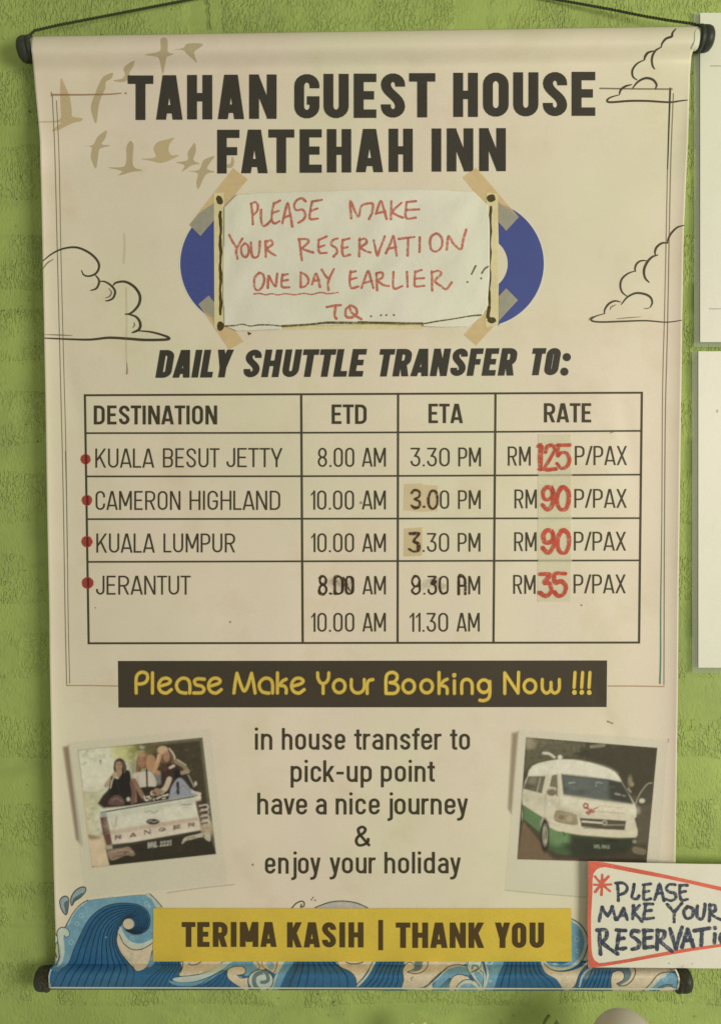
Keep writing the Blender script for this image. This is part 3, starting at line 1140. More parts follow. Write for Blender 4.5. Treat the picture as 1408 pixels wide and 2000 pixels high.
# ------------------------------------------------------------------ inks
K_HEAD = ink_mat('printed_black', ob((58, 54, 45)), 0.5, 0.22, 1, 1300, 0.05)
K_TEXT = ink_mat('printed_dark_brown', ob((64, 57, 40)), 0.5, 0.12, 1)
K_LINE = ink_mat('printed_line', ob((68, 62, 44)), 0.5, 0.15, 1)
K_THIN = ink_mat('faded_thin_line', ob((120, 108, 78)), 0.55, 0.1, 0.75)
K_SKETCH = ink_mat('pencil_black', ob((70, 62, 44)), 0.55, 0.3, 0.95, 1200, 0.1)
K_SKETCH2 = ink_mat('pencil_grey', ob((118, 106, 78)), 0.55, 0.3, 0.7, 1200, 0.1)
K_RUST = ink_mat('rusty_line', ob((158, 124, 86)), 0.6, 0.2, 0.65)
K_RUST2 = ink_mat('faint_rust_line', ob((176, 140, 104)), 0.6, 0.2, 0.6)
K_TEAL = ink_mat('teal_line', ob((80, 128, 100)), 0.6, 0.2, 0.8)
K_BIRD = ink_mat('tan_bird_print', ob((174, 158, 106)), 0.55, 0.08, 0.46)
K_BIRDW = ink_mat('warm_bird_print', ob((188, 166, 104)), 0.55, 0.08, 0.45)
K_BLUE = ink_mat('printed_ring_blue', ob((68, 78, 128)), 0.5, 0.12, 1, 1400, 0.04)
K_WHITE = ink_mat('white_outline', ob((216, 210, 184)), 0.5, 0.06, 0.9)
K_TAPE = ink_mat('printed_tape_tan', ob((212, 184, 126)), 0.55, 0.05, 0.62, 200, 0.05)
K_TAPEG = ink_mat('printed_tape_grey', ob((150, 146, 122)), 0.55, 0.06, 1, 200, 0.05)
K_CREAM = ink_mat('printed_cream_frame', ob((216, 202, 148)), 0.55, 0.05, 0.9, 200, 0.05)
K_BAR = ink_mat('printed_dark_bar', ob((64, 56, 43)), 0.5, 0.18, 1, 1300, 0.04)
K_YEL = ink_mat('printed_mustard', ob((204, 176, 64)), 0.5, 0.08, 1, 900, 0.05)
K_GOLD = ink_mat('printed_gold_letter', ob((206, 178, 76)), 0.5, 0.1, 1, 900, 0.08)
K_GOLDD = ink_mat('printed_gold_shade', ob((140, 112, 38)), 0.5, 0.1, 1)
K_REDD = ink_mat('red_marker', ob((190, 74, 54)), 0.6, 0.15, 0.92, 700, 0.12, dry=0.12)
K_REDD2 = ink_mat('red_marker_dot', ob((158, 58, 48)), 0.6, 0.12, 0.86, 700, 0.15)
K_CRAYON = ink_mat('faded_red_marker', ob((188, 108, 84)), 0.65, 0.15, 0.9, 800, 0.14, dry=0.10)
K_NAVY = ink_mat('navy_marker', ob((62, 68, 80)), 0.6, 0.25, 0.95, 900, 0.2, dry=0.12)
K_OLIVE = ink_mat('olive_black_marker', ob((74, 62, 30)), 0.55, 0.25, 1, 900, 0.2)
K_PEN = ink_mat('black_pen_over_print', ob((66, 46, 28)), 0.55, 0.3, 0.95, 900, 0.2, dry=0.1)
K_SMUDGE = ink_mat('pencil_smudge', ob((120, 108, 84)), 0.6, 0.2, 0.28, 500, 0.2)
K_STAIN = ink_mat('rusty_stain', ob((128, 104, 62)), 0.6, 0.2, 0.45, 300, 0.2)
K_DRIP = ink_mat('faint_drip', ob((150, 134, 96)), 0.6, 0.2, 0.16, 300, 0.2)
K_SCRIB = ink_mat('rubbed_pencil', ob((110, 98, 78)), 0.6, 0.2, 0.09, 500, 0.2)
K_CELL = ink_mat('table_tint', ob((206, 198, 168)), 0.55, 0.03, 0.25)

# ------------------------------------------------------------------ headline
ink = Ink()
glyphs_at(ink, [('T', 250, 300), ('A', 304.5, 358), ('H', 366, 415), ('A', 425, 478), ('N', 487, 540.5), ('G', 575, 624), ('U', 632, 681), ('E', 691, 735),
                ('S', 744, 791), ('T', 799, 850), ('H', 885, 933), ('O', 943, 993), ('U', 1002, 1051), ('S', 1060, 1107), ('E', 1116, 1162)],
          147.5, 234.5, 19.2, 0.86, (250, 1162), 140, 226)
ink.done('printed_headline', K_HEAD, sheet)
ink = Ink()
glyphs_at(ink, [('F', 424.5, 468), ('A', 470.5, 524), ('T', 524.5, 575), ('E', 585.5, 628.5), ('H', 638.5, 686), ('A', 694.5, 749), ('H', 759, 806), ('I', 843, 861.5),
                ('N', 872.5, 924), ('N', 935.5, 987.5)], 253.5, 339, 18.6, 0.86, (424, 987), 250, 334)
ink.done('printed_headline', K_HEAD, sheet)
ink = Ink()
SL = math.tan(math.radians(9.5))
for txt, a, b_, yt, yb, yt2, yb2 in (('DAILY', 304, 458, 683.5, 738, 683, 737), ('SHUTTLE', 474, 717, 683, 737, 681.5, 735.5), ('TRANSFER', 734, 1012, 681.5, 735.5, 680, 733.5), ('TO:', 1032, 1117, 680, 733, 679.5, 732.5)):
    word(ink, txt, a, b_, yt, yb, 12.9, .86, SL, .085, yt2, yb2)
ink.done('printed_subheading', K_HEAD, sheet)

# ------------------------------------------------------------------ birds and drawn clouds
OB = (60, 60, 3.52)
birds = [
    [(213, 325), (240, 380), (270, 450), (285, 540), (290, 590), (355, 600), (350, 620), (290, 635), (230, 665), (200, 680), (145, 690), (190, 650), (205, 630), (70, 632), (70, 622), (200, 612), (208, 540), (205, 450), (205, 380)],
    [(570, 290), (555, 330), (520, 350), (515, 400), (490, 450), (470, 520), (452, 640), (420, 560), (420, 500), (450, 420), (490, 330), (530, 300)],
    [(715, 205), (705, 250), (680, 290), (690, 318), (650, 350), (600, 352), (570, 340), (630, 330), (650, 300), (640, 265), (660, 235)],
    [(895, 55), (935, 50), (945, 90), (945, 145), (985, 160), (940, 180), (930, 210), (910, 300), (890, 210), (870, 180), (780, 165), (860, 150), (895, 130)],
    [(1185, 90), (1160, 120), (1125, 150), (1145, 220), (1110, 190), (1075, 160), (1045, 133), (980, 130), (1050, 118), (1080, 88)],
    [(525, 685), (515, 740), (490, 780), (555, 790), (480, 810), (465, 870), (450, 950), (415, 870), (420, 800), (350, 793), (430, 785), (460, 730)],
    [(690, 755), (710, 790), (705, 850), (710, 935), (775, 960), (700, 970), (650, 985), (600, 995), (630, 965), (530, 940), (640, 935), (660, 880), (660, 800)],
    [(990, 735), (960, 775), (950, 820), (970, 855), (1025, 855), (970, 885), (900, 910), (830, 895), (760, 880), (860, 870), (845, 810), (875, 765), (930, 750)],
    [(1130, 770), (1138, 830), (1120, 890), (1165, 915), (1110, 925), (1040, 970), (1060, 925), (1000, 905), (1080, 890), (1080, 840), (1105, 800)],
    [(1268, 860), (1240, 900), (1215, 950), (1270, 970), (1205, 990), (1155, 1090), (1140, 1040), (1150, 980), (1085, 965), (1160, 955), (1190, 890)],
    [(1385, 865), (1400, 890), (1395, 925), (1372, 945), (1300, 925), (1370, 915)],
]
for i, b_ in enumerate(birds):
    ink = Ink(base=0.00018)
    ink.poly(smooth(Z(OB, *b_), 3, True))
    ink.done('printed_bird', K_BIRDW if i in (0, 7) else K_BIRD, sheet)
C1 = (0, 340, 2.816); C2 = (1000, 340, 3.451); C3 = (908, 0, 2.816)


def sketch(o, strokes, name, mat=None):
    ink = Ink(base=0.00024)
    for st, w in strokes:
        ww = w
        ink.strip(smooth(Z(o, *st), 7), (lambda t, ww=ww: ww * (0.55 + 0.82 * math.sin(math.pi * min(1, max(0, t))) ** .7)), cap='round')
    ink.done(name, mat or K_SKETCH, sheet)


sketch(C1, [([(238, 478), (290, 437), (350, 410), (420, 403), (480, 425), (525, 460), (547, 500), (535, 540), (500, 560), (465, 556), (450, 530)], 3.2),
            ([(525, 553), (545, 580), (545, 605), (530, 630), (500, 640)], 3.0), ([(548, 590), (580, 592), (615, 615), (635, 645), (625, 680), (600, 695), (582, 697)], 3.0),
            ([(625, 612), (640, 597), (690, 592), (740, 620), (770, 665), (768, 710), (745, 745), (715, 768), (690, 770)], 3.8),
            ([(700, 768), (750, 785), (773, 820), (768, 852), (745, 866), (728, 872)], 3.8),
            ([(765, 862), (830, 868), (895, 885), (930, 900), (915, 910), (800, 912), (700, 905), (600, 900), (500, 910), (380, 908), (247, 902)], 3.8)], 'printed_cloud')
sketch(C1, [([(238, 522), (262, 490), (295, 468)], 2.0), ([(600, 628), (615, 650), (605, 672), (582, 682)], 2.2), ([(738, 815), (742, 830), (733, 845)], 2.0),
            ([(249, 883), (330, 885), (400, 888)], 1.6)], 'printed_cloud_shading', K_SKETCH2)
sketch(C2, [([(1156, 345), (1110, 360), (1070, 400), (1050, 440), (1045, 465)], 2.8), ([(1048, 465), (1010, 465), (975, 490), (962, 520), (963, 545)], 3.2),
            ([(980, 545), (940, 560), (905, 600), (887, 650), (895, 700), (922, 730)], 3.6), ([(905, 583), (865, 585), (838, 605), (827, 635), (830, 658)], 2.8),
            ([(830, 652), (780, 670), (740, 705), (728, 750), (740, 795), (775, 825)], 2.8), ([(735, 878), (775, 830), (830, 803), (890, 808), (930, 830), (943, 865), (930, 898)], 3.2),
            ([(730, 862), (690, 855), (650, 875), (625, 910), (620, 940)], 2.8), ([(625, 940), (570, 955), (535, 975), (540, 990), (600, 997), (750, 992), (900, 988), (1040, 998), (1142, 985)], 2.4)], 'printed_cloud')
sketch(C2, [([(515, 985), (530, 968), (560, 958)], 2.2), ([(660, 915), (668, 895), (700, 880)], 1.8), ([(930, 898), (910, 906), (885, 905)], 1.6), ([(700, 975), (780, 968), (870, 962)], 1.4)], 'printed_cloud_shading', K_SKETCH2)
sketch(C3, [([(1158, 158), (1140, 180), (1135, 200), (1105, 212), (1085, 235), (1078, 255)], 3.4), ([(1080, 258), (1045, 280), (1027, 320), (1030, 360), (1042, 380)], 3.0),
            ([(1035, 280), (1005, 290), (990, 310), (985, 330)], 3.4), ([(988, 328), (945, 350), (920, 385), (922, 420), (945, 440)], 2.8),
            ([(920, 485), (950, 450), (990, 430), (1030, 437), (1052, 465), (1045, 490)], 3.4), ([(915, 465), (880, 475), (855, 495), (848, 520)], 3.2)], 'printed_cloud')
sketch(C3, [([(845, 522), (800, 535), (780, 552), (800, 562), (900, 555), (1000, 555), (1120, 562), (1180, 555), (1222, 550)], 3.0)], 'printed_cloud', K_SKETCH)

# ------------------------------------------------------------------ thin double frame
ink = Ink(base=0.00022)
ink.strip(smooth([(103, 187), (108, 300), (113, 500), (118, 700), (124, 950), (128, 1200), (131, 1338)], 6), 1.7)
ink.strip(smooth([(111, 196), (116, 300), (120, 500), (125, 700), (130, 900), (134, 1200), (137, 1335)], 6), 1.5)
ink.strip(smooth([(1314.5, 182), (1309, 330), (1303, 640), (1299, 800), (1297, 1050), (1296, 1338)], 6), 1.9)
ink.strip(smooth([(1303, 330), (1297.5, 600), (1293.5, 760), (1292, 1000)], 6), 1.7)
ink.strip([(1170, 172.5), (1240, 173.5), (1313, 174)], 3.0)
ink.done('printed_frame_line', K_THIN, sheet, split=True)
ink = Ink(base=0.00022)
ink.strip([(1308.3, 171), (1305.5, 250), (1303, 331)], lambda t: 3.6 - 1.6 * t)
ink.done('printed_frame_line', K_SKETCH, sheet, split=True)
ink = Ink(base=0.00022)
ink.strip([(100, 185), (160, 185), (215, 184), (238, 182)], lambda t: 4.0 - 1.6 * t); ink.disc((246, 182), 2.2); ink.strip([(100.5, 179), (103, 190)], 2.4)
ink.done('printed_frame_line', K_RUST, sheet, split=True)
ink = Ink(base=0.00022)
ink.strip([(130, 1339), (180, 1339), (231, 1340)], 2.4); ink.strip([(1186, 1340), (1240, 1340), (1297, 1341)], 2.6)
ink.done('printed_frame_line', K_RUST2, sheet, split=True)
ink = Ink(base=0.00022)
ink.strip(smooth([(1292, 1000), (1290.8, 1100), (1289.5, 1200), (1289.5, 1280), (1288, 1336)], 5), lambda t: 1.6 + 1.8 * t); ink.strip([(128.5, 880), (131, 980), (132.5, 1090)], 1.5)
ink.done('printed_frame_line', K_TEAL, sheet, split=True)

# ------------------------------------------------------------------ blue rings, printed tapes, printed frame round the note
ink = Ink(base=0.00016)
for cx in (475.5, 938.5):
    ink.strip([(cx + 124 * math.cos(a * math.pi / 60), 515 + 124 * math.sin(a * math.pi / 60)) for a in range(120)], 3.0, closed=True)
ink.done('ring_outline', K_WHITE, sheet)
for cx, side in ((475.5, -1), (938.5, 1)):
    ink = Ink(base=0.00020)
    xlim = 420 if side < 0 else 972
    outer = [(cx + side * 123 * math.cos(math.radians(a)), 515 + 123 * math.sin(math.radians(a))) for a in range(-90, 91, 3)]
    outer = [(x, y) for x, y in outer if (x < xlim - 1 if side < 0 else x > xlim + 1)]
    if side < 0:
        ink.poly([(xlim, 394)] + outer + [(xlim, 636)])
    else:
        inner = [(cx + 53 * math.cos(math.radians(a)), 515 + 53 * math.sin(math.radians(a))) for a in range(48, -49, -4)]
        ink.poly([(xlim, 392)] + outer + [(xlim, 637)] + inner)
    ink.done('printed_life_ring', K_BLUE, sheet)
tapes = [[(456, 328), (485, 350), (392, 461), (370, 439)], [(903, 346), (930, 327), (1013, 424), (988, 451)], [(388, 594), (408, 577), (477, 667), (448, 683)], [(988, 563), (1011, 586), (930, 675), (906, 654)]]
for t in tapes:
    ink = Ink(base=0.00040, step=0); ink.poly(t); ink.done('printed_tape', K_TAPE, sheet)
for t in ([(371, 439), (390, 416), (418, 397), (418, 431), (392, 460)], [(974, 397), (1013, 424), (988, 450), (973, 434)], [(389, 594), (408, 578), (419, 590), (419, 618), (402, 608)], [(988, 564), (1010, 585), (974, 627), (974, 583)]):
    ink = Ink(base=0.00046, step=0); ink.poly(t); ink.done('printed_tape_over_ring', K_TAPEG, sheet)
ink = Ink(base=0.00052, step=0.00001)
ink.poly([(418, 377), (438, 376), (439, 645), (419, 640)]); ink.poly([(950, 376), (972, 378), (973, 634), (948, 640)]); ink.poly([(552, 630), (826, 629), (826, 642), (552, 643)])
ink.done('printed_cream_frame', K_CREAM, sheet, split=True)
ink = Ink(base=0.00056, step=0.00001)
jit = lambda y: 0.8 * math.sin(y * .13) + .5 * math.sin(y * .31)
ink.strip([(431 + jit(y), y) for y in range(414, 616, 8)], lambda t: 5.4 + 1.2 * math.sin(t * 23), cap='round')
ink.strip([(958 - 3 * (y - 403) / 200 + jit(y) * .7, y) for y in range(404, 602, 8)], lambda t: 4.6 + 1.1 * math.sin(t * 29), cap='round')
ink.strip(smooth([(955, 600), (953, 612), (953, 620), (962, 626)], 4), 7, cap='round')
ink.disc((429, 391), 6.2, ry=9.5, rot=-.35, wob=.08); ink.disc((959, 387), 8.5, ry=8, wob=.08); ink.disc((431, 637), 7, ry=9, wob=.1); ink.disc((960, 625.5), 8.5, ry=6, wob=.08)
ink.poly([(484, 648), (492, 651), (486, 655)])
ink.done('printed_ink_frame', K_OLIVE, sheet, split=True)

# ------------------------------------------------------------------ timetable
def lerp(a, b, t): return a + (b - a) * t


rowsL = [772, 846, 930.5, 1014, 1097.5, 1256.5]; rowsR = [767, 841.5, 927, 1012, 1094.5, 1255]


def lx(t): return lerp(166.5, 174, t)


def rx_(t): return lerp(1253, 1247.5, t)


ink = Ink(base=0.00024)
for i, (a, b_) in enumerate(zip(rowsL, rowsR)):
    t = (a - 772) / 484
    ink.strip([(lerp(lx(t), rx_(t), k / 12), lerp(a, b_, k / 12) + (1.0 * math.sin(k / 12 * math.pi) if i in (1, 2) else 0)) for k in range(13)], 3.9 if i in (0, 5) else 3.4)
for xt, xb, w_ in ((166.5, 174, 4.0), (588.5, 591.5, 4.2), (777.5, 776.5, 4.0), (967.5, 963.5, 4.0), (1253, 1247.5, 4.0)):
    f = (xt - 166) / 1087
    ink.strip([(lerp(xt, xb, k / 10), lerp(lerp(772, 767, f) - 2, lerp(1256.5, 1255, f) + 2, k / 10)) for k in range(11)], w_)
ink.done('printed_table_grid', K_LINE, sheet, split=True)


def line_text(name, items, t, mat, bar=.92, gap=.125):
    ink = Ink(base=0.0003)
    for it in items:
        word(ink, it[0], it[1], it[2], it[3], it[4], t, bar, 0, gap)
    ink.done(name, mat, sheet)


line_text('printed_table_heading', [('DESTINATION', 184, 424.5, 792, 829)], 6.0, K_TEXT, .9, .11)
line_text('printed_table_heading', [('ETD', 648, 716, 790, 828)], 6.0, K_TEXT, .9, .11)
line_text('printed_table_heading', [('ETA', 837, 904, 788.5, 826.5)], 6.0, K_TEXT, .9, .11)
line_text('printed_table_heading', [('RATE', 1062, 1154, 787.5, 825)], 6.0, K_TEXT, .9, .11)
T = 3.5
line_text('printed_destination', [('KUALA', 187, 302, 876, 913.5), ('BESUT', 319, 429, 875.5, 913), ('JETTY', 443, 552, 875, 912.5)], T, K_TEXT)
line_text('printed_destination', [('CAMERON', 187.5, 353, 959, 996), ('HIGHLAND', 371, 547.5, 958.5, 996)], T, K_TEXT)
line_text('printed_destination', [('KUALA', 189, 303, 1042, 1079.5), ('LUMPUR', 320, 459.5, 1042, 1079)], T, K_TEXT)
line_text('printed_destination', [('JERANTUT', 188.5, 373, 1124.5, 1161.5)], T, K_TEXT)
line_text('printed_departure_time', [('8.00', 621, 692, 874.5, 912), ('AM', 707, 753.5, 874.5, 911.5)], T, K_TEXT)
line_text('printed_departure_time', [('10.00', 607.5, 691.5, 958, 995.5), ('AM', 707, 753.5, 958, 995)], T, K_TEXT)
line_text('printed_departure_time', [('10.00', 608, 691.5, 1041.5, 1078.5), ('AM', 707.5, 753.5, 1042, 1078)], T, K_TEXT)
line_text('printed_departure_time', [('8.00', 622.5, 692, 1124.5, 1161.5), ('AM', 708, 753.5, 1125, 1161)], T, K_TEXT)
line_text('printed_departure_time', [('10.00', 608, 692, 1197, 1234), ('AM', 708, 753.5, 1197, 1233.5)], T, K_TEXT)
line_text('printed_arrival_time', [('3.30', 802, 878, 874.5, 911), ('PM', 895, 939, 874, 911)], T, K_TEXT)
line_text('printed_arrival_time', [('0', 859, 877, 957.5, 994), ('PM', 894.5, 938.5, 957.5, 994)], T, K_TEXT)
line_text('printed_arrival_time', [('.30', 825.5, 877, 1041, 1078), ('PM', 894, 938, 1041, 1077.5)], T, K_TEXT)
line_text('printed_arrival_time', [('9.30', 803, 876, 1124.5, 1161.5), ('PM', 893.5, 937.5, 1125, 1161)], T, K_TEXT)
line_text('printed_arrival_time', [('11.30', 800, 875, 1197, 1234), ('AM', 891.5, 936.5, 1197, 1233.5)], T, K_TEXT)
for y, x0, x1, p0, p1, dy in ((872, 991.5, 1036, 1122.5, 1224, 37.5), (956, 1004.5, 1048, 1121.5, 1223.5, 37), (1039.5, 1004, 1047.5, 1120.5, 1222, 37), (1123, 1002, 1045.5, 1120, 1221.5, 37)):
    line_text('printed_rate_text', [('RM', x0, x1, y, y + dy), ('P/PAX', p0, p1, y - 1, y + dy - 1)], T, K_TEXT)

# overdrawn numbers
M_STICK = K_TAPE


def tape_piece(name, poly, label, col, alpha, lift=0.00062):
    t_m = ink_mat(name + '_film', ob(col), 0.28, 0.03, alpha, 300, 0.05)
    cx = sum(p[0] for p in poly) / len(poly); cy = sum(p[1] for p in poly) / len(poly)
    r = thing('correction_tape', tuple(float(q) for q in S(cx, cy, lift)), label, 'tape', 'tape stuck over old figures in the timetable')
    ink = Ink(base=lift, step=0); ink.poly(poly); o = ink.done('film', t_m, r)
    return r


tp1 = tape_piece('rate_tape', [(1051, 848), (1116.5, 848), (1117, 960), (1116, 1175), (1050, 1176), (1050.5, 1000)], 'long strip of yellowed clear tape down the rate column', (240, 222, 168), 0.5)
tp2 = tape_piece('eta_tape', [(790, 945), (823, 944), (824, 941), (827, 947), (856, 948), (855, 998), (826, 1000), (789, 997)], 'small yellowed tape patch under the inked 3.0 of the Cameron Highland row', (212, 190, 140), 0.48)
tp3 = tape_piece('eta_tape', [(790, 1032), (826, 1030), (825, 1086), (789, 1087)], 'small yellowed tape patch under the inked 3 of the Kuala Lumpur row', (208, 186, 132), 0.52)


def hand(o, strokes, w, name, mat, parent, surf=None, base=0.0008, cap='round', wob=0.12, label=None, sm=6):
    ink = Ink(surf, base=base, step=0.000006, mod=60)
    for st in strokes:
        wk = w
        if len(st) == 2 and isinstance(st[1], (int, float)): st, wk = st
        P = Z(o, *st)
        if len(P) == 1:
            ink.disc(P[0], wk * .62, n=10, wob=.1)
        else:
            ph = random.uniform(0, 6)
            ink.strip(smooth(P, sm) if len(P) > 2 else P, (lambda t, ph=ph, wk=wk: wk * (1 + wob * math.sin(t * 9 + ph))), cap=cap)
    return ink.done(name, mat, parent, label)


RZ = (960, 820, 4.693)
S5 = [[(718, 232), (600, 232)], [(612, 232), (605, 330), (640, 300), (690, 310), (712, 370), (690, 425), (640, 445), (598, 400)]]
hand(RZ, [[(425, 245), (450, 235), (440, 340), (450, 455)], ([(468, 240), (462, 340), (458, 450)], 3.5), ([(432, 455), (468, 455)], 5),
          [(492, 300), (510, 245), (560, 235), (575, 280), (540, 350), (490, 450), (590, 450)], *S5], 7.0, 'marker_number', K_REDD, tp1)
NINE = [[(560, 660), (540, 625), (500, 620), (470, 660), (480, 720), (520, 730), (555, 700), (558, 640), (565, 720), (550, 790), (510, 822), (465, 780)]]
ZERO = [[(640, 620), (605, 680), (600, 760), (630, 820), (680, 815), (705, 740), (700, 660), (665, 618), (635, 622)]]
hand(RZ, NINE + ZERO, 8.2, 'marker_number', K_REDD, tp1)
hand(RZ, [[(x + 4, y + 395) for x, y in s_] for s_ in NINE] + [[(x + 3, y + 396) for x, y in s_] for s_ in ZERO], 8.4, 'marker_number', K_REDD, tp1)
hand(RZ, [[(440, 1415), (530, 1420), (485, 1490), (530, 1500), (545, 1570), (500, 1615), (440, 1585)],
          [(675, 1410), (580, 1412), (580, 1490), (640, 1480), (680, 1530), (660, 1595), (610, 1615), (575, 1580)]], 8.4, 'marker_number', K_REDD, tp1)
EZ = (560, 740, 3.2)
hand(EZ, [[(780, 715), (800, 695), (828, 705), (828, 735), (800, 752), (828, 765), (830, 795), (800, 810), (780, 790)], ([(790, 800), (825, 805)], 4)], 4.6, 'pen_figure', K_PEN, tp2)
hand(EZ, [[(885, 750), (900, 705), (930, 705), (942, 750), (935, 795), (910, 812), (888, 790), (885, 745)], [(858, 800)]], 4.8, 'pen_figure', K_PEN, tp2)
EZ2 = (560, 1020, 3.2)
hand(EZ2, [[(770, 68), (828, 70), (795, 115), (825, 135), (825, 175), (795, 183), (765, 168)], ([(770, 74), (822, 76)], 4), ([(790, 120), (815, 140), (818, 170)], 3.6)], 4.8, 'pen_figure', K_PEN, tp3)
ink = Ink(base=0.0004)
for x0_, x1_ in ((641, 692), (812, 874)):
    ink = Ink(base=0.0004, step=0.000004, mod=60)
    for k in range(9):
        c = (random.uniform(x0_ + 8, x1_ - 8), random.uniform(1134, 1153))
        ink.disc(c, random.uniform(6, 13), ry=random.uniform(5, 10), wob=.25)
    o_ = ink.done('pencil_smudge', K_SCRIB, sheet); o_['kind'] = 'stuff'
hand(EZ2, [[(205, 350), (220, 335), (242, 345), (240, 375), (210, 400), (202, 440), (225, 455), (245, 435), (240, 400), (212, 375), (205, 350)],
           [(298, 450), (300, 345), (330, 340), (350, 370), (352, 430), (325, 448), (302, 448)], [(355, 345), (345, 440)], [(370, 360), (372, 440), (400, 445), (412, 400), (405, 350), (380, 340)],
           ([(360, 350), (395, 430)], 3), [(340, 345), (360, 400)], ([(270, 445), (280, 447)], 4)], 3.3, 'pen_overdrawing', K_PEN, sheet, base=0.0006)
hand(EZ2, [[(785, 360), (800, 335), (825, 345), (825, 385), (800, 400), (785, 380)], [(825, 380), (830, 430), (805, 450), (782, 430), (800, 405)], [(890, 340), (930, 342), (905, 380), (930, 400), (932, 435), (905, 450), (885, 435)],
           ([(960, 350), (955, 400), (970, 445), (1000, 440)], 4), ([(1075, 450), (1078, 338), (1105, 340), (1115, 380), (1116, 450)], 4.6), ([(1078, 395), (1112, 395)], 3.0)], 3.2, 'pen_overdrawing', K_PEN, sheet, base=0.0006)

# red marker dots beside the rows
for x, y, rx2, ry2 in ((168, 897, 9.8, 10.2), (170.5, 977, 10.2, 10.6), (170.5, 1058, 10.8, 11), (172, 1138.5, 11.4, 11.6)):
    ink = Ink(base=0.0005); ink.disc((x, y), rx2, ry=ry2, n=22, wob=.05); ink.done('marker_dot', K_REDD2, sheet)
    ink = Ink(base=0.00056); ink.strip([(x + .8, y - 9), (x + 1.2, y + 9)], 4); ink.done('line_through_dot', ink_mat('line_under_red', ob((96, 38, 32)), .6, .1, .8), sheet)

# specks, streaks
ink = Ink(base=0.0003)
ink.strip(smooth([(248, 708), (249, 722), (248, 731)], 4), lambda t: 2.0 + 2.6 * t)
ink.disc((1135, 1182), 2.2); ink.disc((494, 1689), 2.6); ink.disc((450, 1215), 2.4); ink.disc((187, 1187), 1.6)
ink.strip([(1186, 1409), (1196, 1413)], 3.2, cap='round'); ink.disc((705, 982), 3)
ink.strip([(1190, 846), (1197, 844)], 2)
ink.done('stain', K_STAIN, sheet, split=True)

ink = Ink(base=0.0003)
ink.strip(smooth([(247, 560), (248, 620), (247, 680), (248, 708)], 5), 3.5); ink.strip(smooth([(243, 455), (244, 480), (242, 515)], 4), 4.5)
ink.done('faint_drip_mark', K_DRIP, sheet, split=True)
# ------------------------------------------------------------------ dark booking bar
ink = Ink(base=0.0002, step=0); ink.poly([(231, 1291), (1185, 1290), (1184, 1381), (232, 1382)]); bar_ = ink.done('printed_booking_bar', K_BAR, sheet)
PZ = (200, 1270, 2.7077); QZ = (700, 1270, 2.7077)


def circ(cx, cy, rx, ry=None, a0=0, a1=360, n=14):
    ry = ry or rx
    return [(cx + rx * math.cos(math.radians(a0 + (a1 - a0) * k / n)), cy + ry * math.sin(math.radians(a0 + (a1 - a0) * k / n))) for k in range(n + 1)]


def e_(x): return [(x + 6, 190), (x + 50, 176), (x + 60, 160), (x + 42, 148), (x + 18, 152), (x + 2, 172), (x + 0, 198), (x + 14, 220), (x + 40, 226), (x + 66, 208)]


def a_(x): return [[(x + 70, 226), (x + 70, 180), (x + 58, 154), (x + 30, 148), (x + 6, 166), (x, 192), (x + 14, 218), (x + 40, 226), (x + 52, 226)]]


w1 = [[(180, 226), (180, 150), (192, 124), (215, 116), (236, 126), (240, 150), (228, 170), (205, 178), (192, 178)], [(266, 120), (266, 226)], e_(300), *a_(393),
      [(540, 153), (505, 151), (488, 162), (496, 182), (525, 190), (538, 206), (526, 224), (484, 226)], e_(563),
      [(696, 226), (704, 165), (712, 122)], [(712, 122), (735, 190), (751, 215), (768, 190), (789, 122)], [(789, 122), (798, 165), (808, 226)], *a_(830),
      [(926, 120), (926, 226)], [(972, 153), (952, 164), (937, 184)], [(937, 186), (962, 190), (972, 205), (972, 226)], e_(1001),
      [(1138, 120), (1140, 148), (1152, 170), (1167, 176), (1184, 168), (1195, 148), (1197, 120)], [(1167, 178), (1167, 228)], circ(1252, 190, 31, 34), [(1316, 155), (1316, 196), (1328, 218), (1350, 226), (1372, 218), (1384, 196), (1384, 155)]]
w2 = [[(46, 228), (46, 180), (56, 160), (76, 155)], [(145, 228), (145, 150), (156, 124), (182, 117), (202, 130), (202, 152), (186, 168), (166, 171)],
      [(166, 171), (196, 178), (210, 198), (202, 220), (184, 228), (145, 228)], circ(265, 191, 31, 34), circ(360, 191, 31, 34), [(425, 118), (425, 228)], [(468, 153), (448, 164), (435, 184)],
      [(435, 186), (458, 192), (468, 206), (468, 228)], [(506, 162), (506, 228)], ([(506, 132)], 7.5), [(545, 228), (545, 180), (554, 160), (575, 154), (592, 164), (600, 184), (600, 228)],
      circ(662, 190, 30, 33), [(693, 165), (693, 230), (684, 256), (662, 266), (640, 264)], [(772, 228), (772, 120)], [(772, 120), (842, 226)], [(842, 226), (845, 117)], circ(905, 190, 31, 34),
      [(970, 155), (970, 200), (980, 220), (995, 226), (1010, 216), (1016, 200), (1016, 170)], [(1016, 200), (1022, 218), (1036, 226), (1052, 218), (1060, 198), (1060, 155)],
      [(1143, 118), (1138, 196)], [(1183, 118), (1178, 196)], [(1222, 118), (1217, 196)], ([(1140, 223)], 8), ([(1179, 223)], 8), ([(1218, 223)], 8)]
for o_, ws_ in ((PZ, w1), (QZ, w2)):
    hand(o_, ws_, 8.4, 'printed_booking_letters_edge', K_GOLDD, bar_, base=0.00034, wob=0)
    hand(o_, ws_, 5.8, 'printed_booking_letters', K_GOLD, bar_, base=0.0008, wob=0)

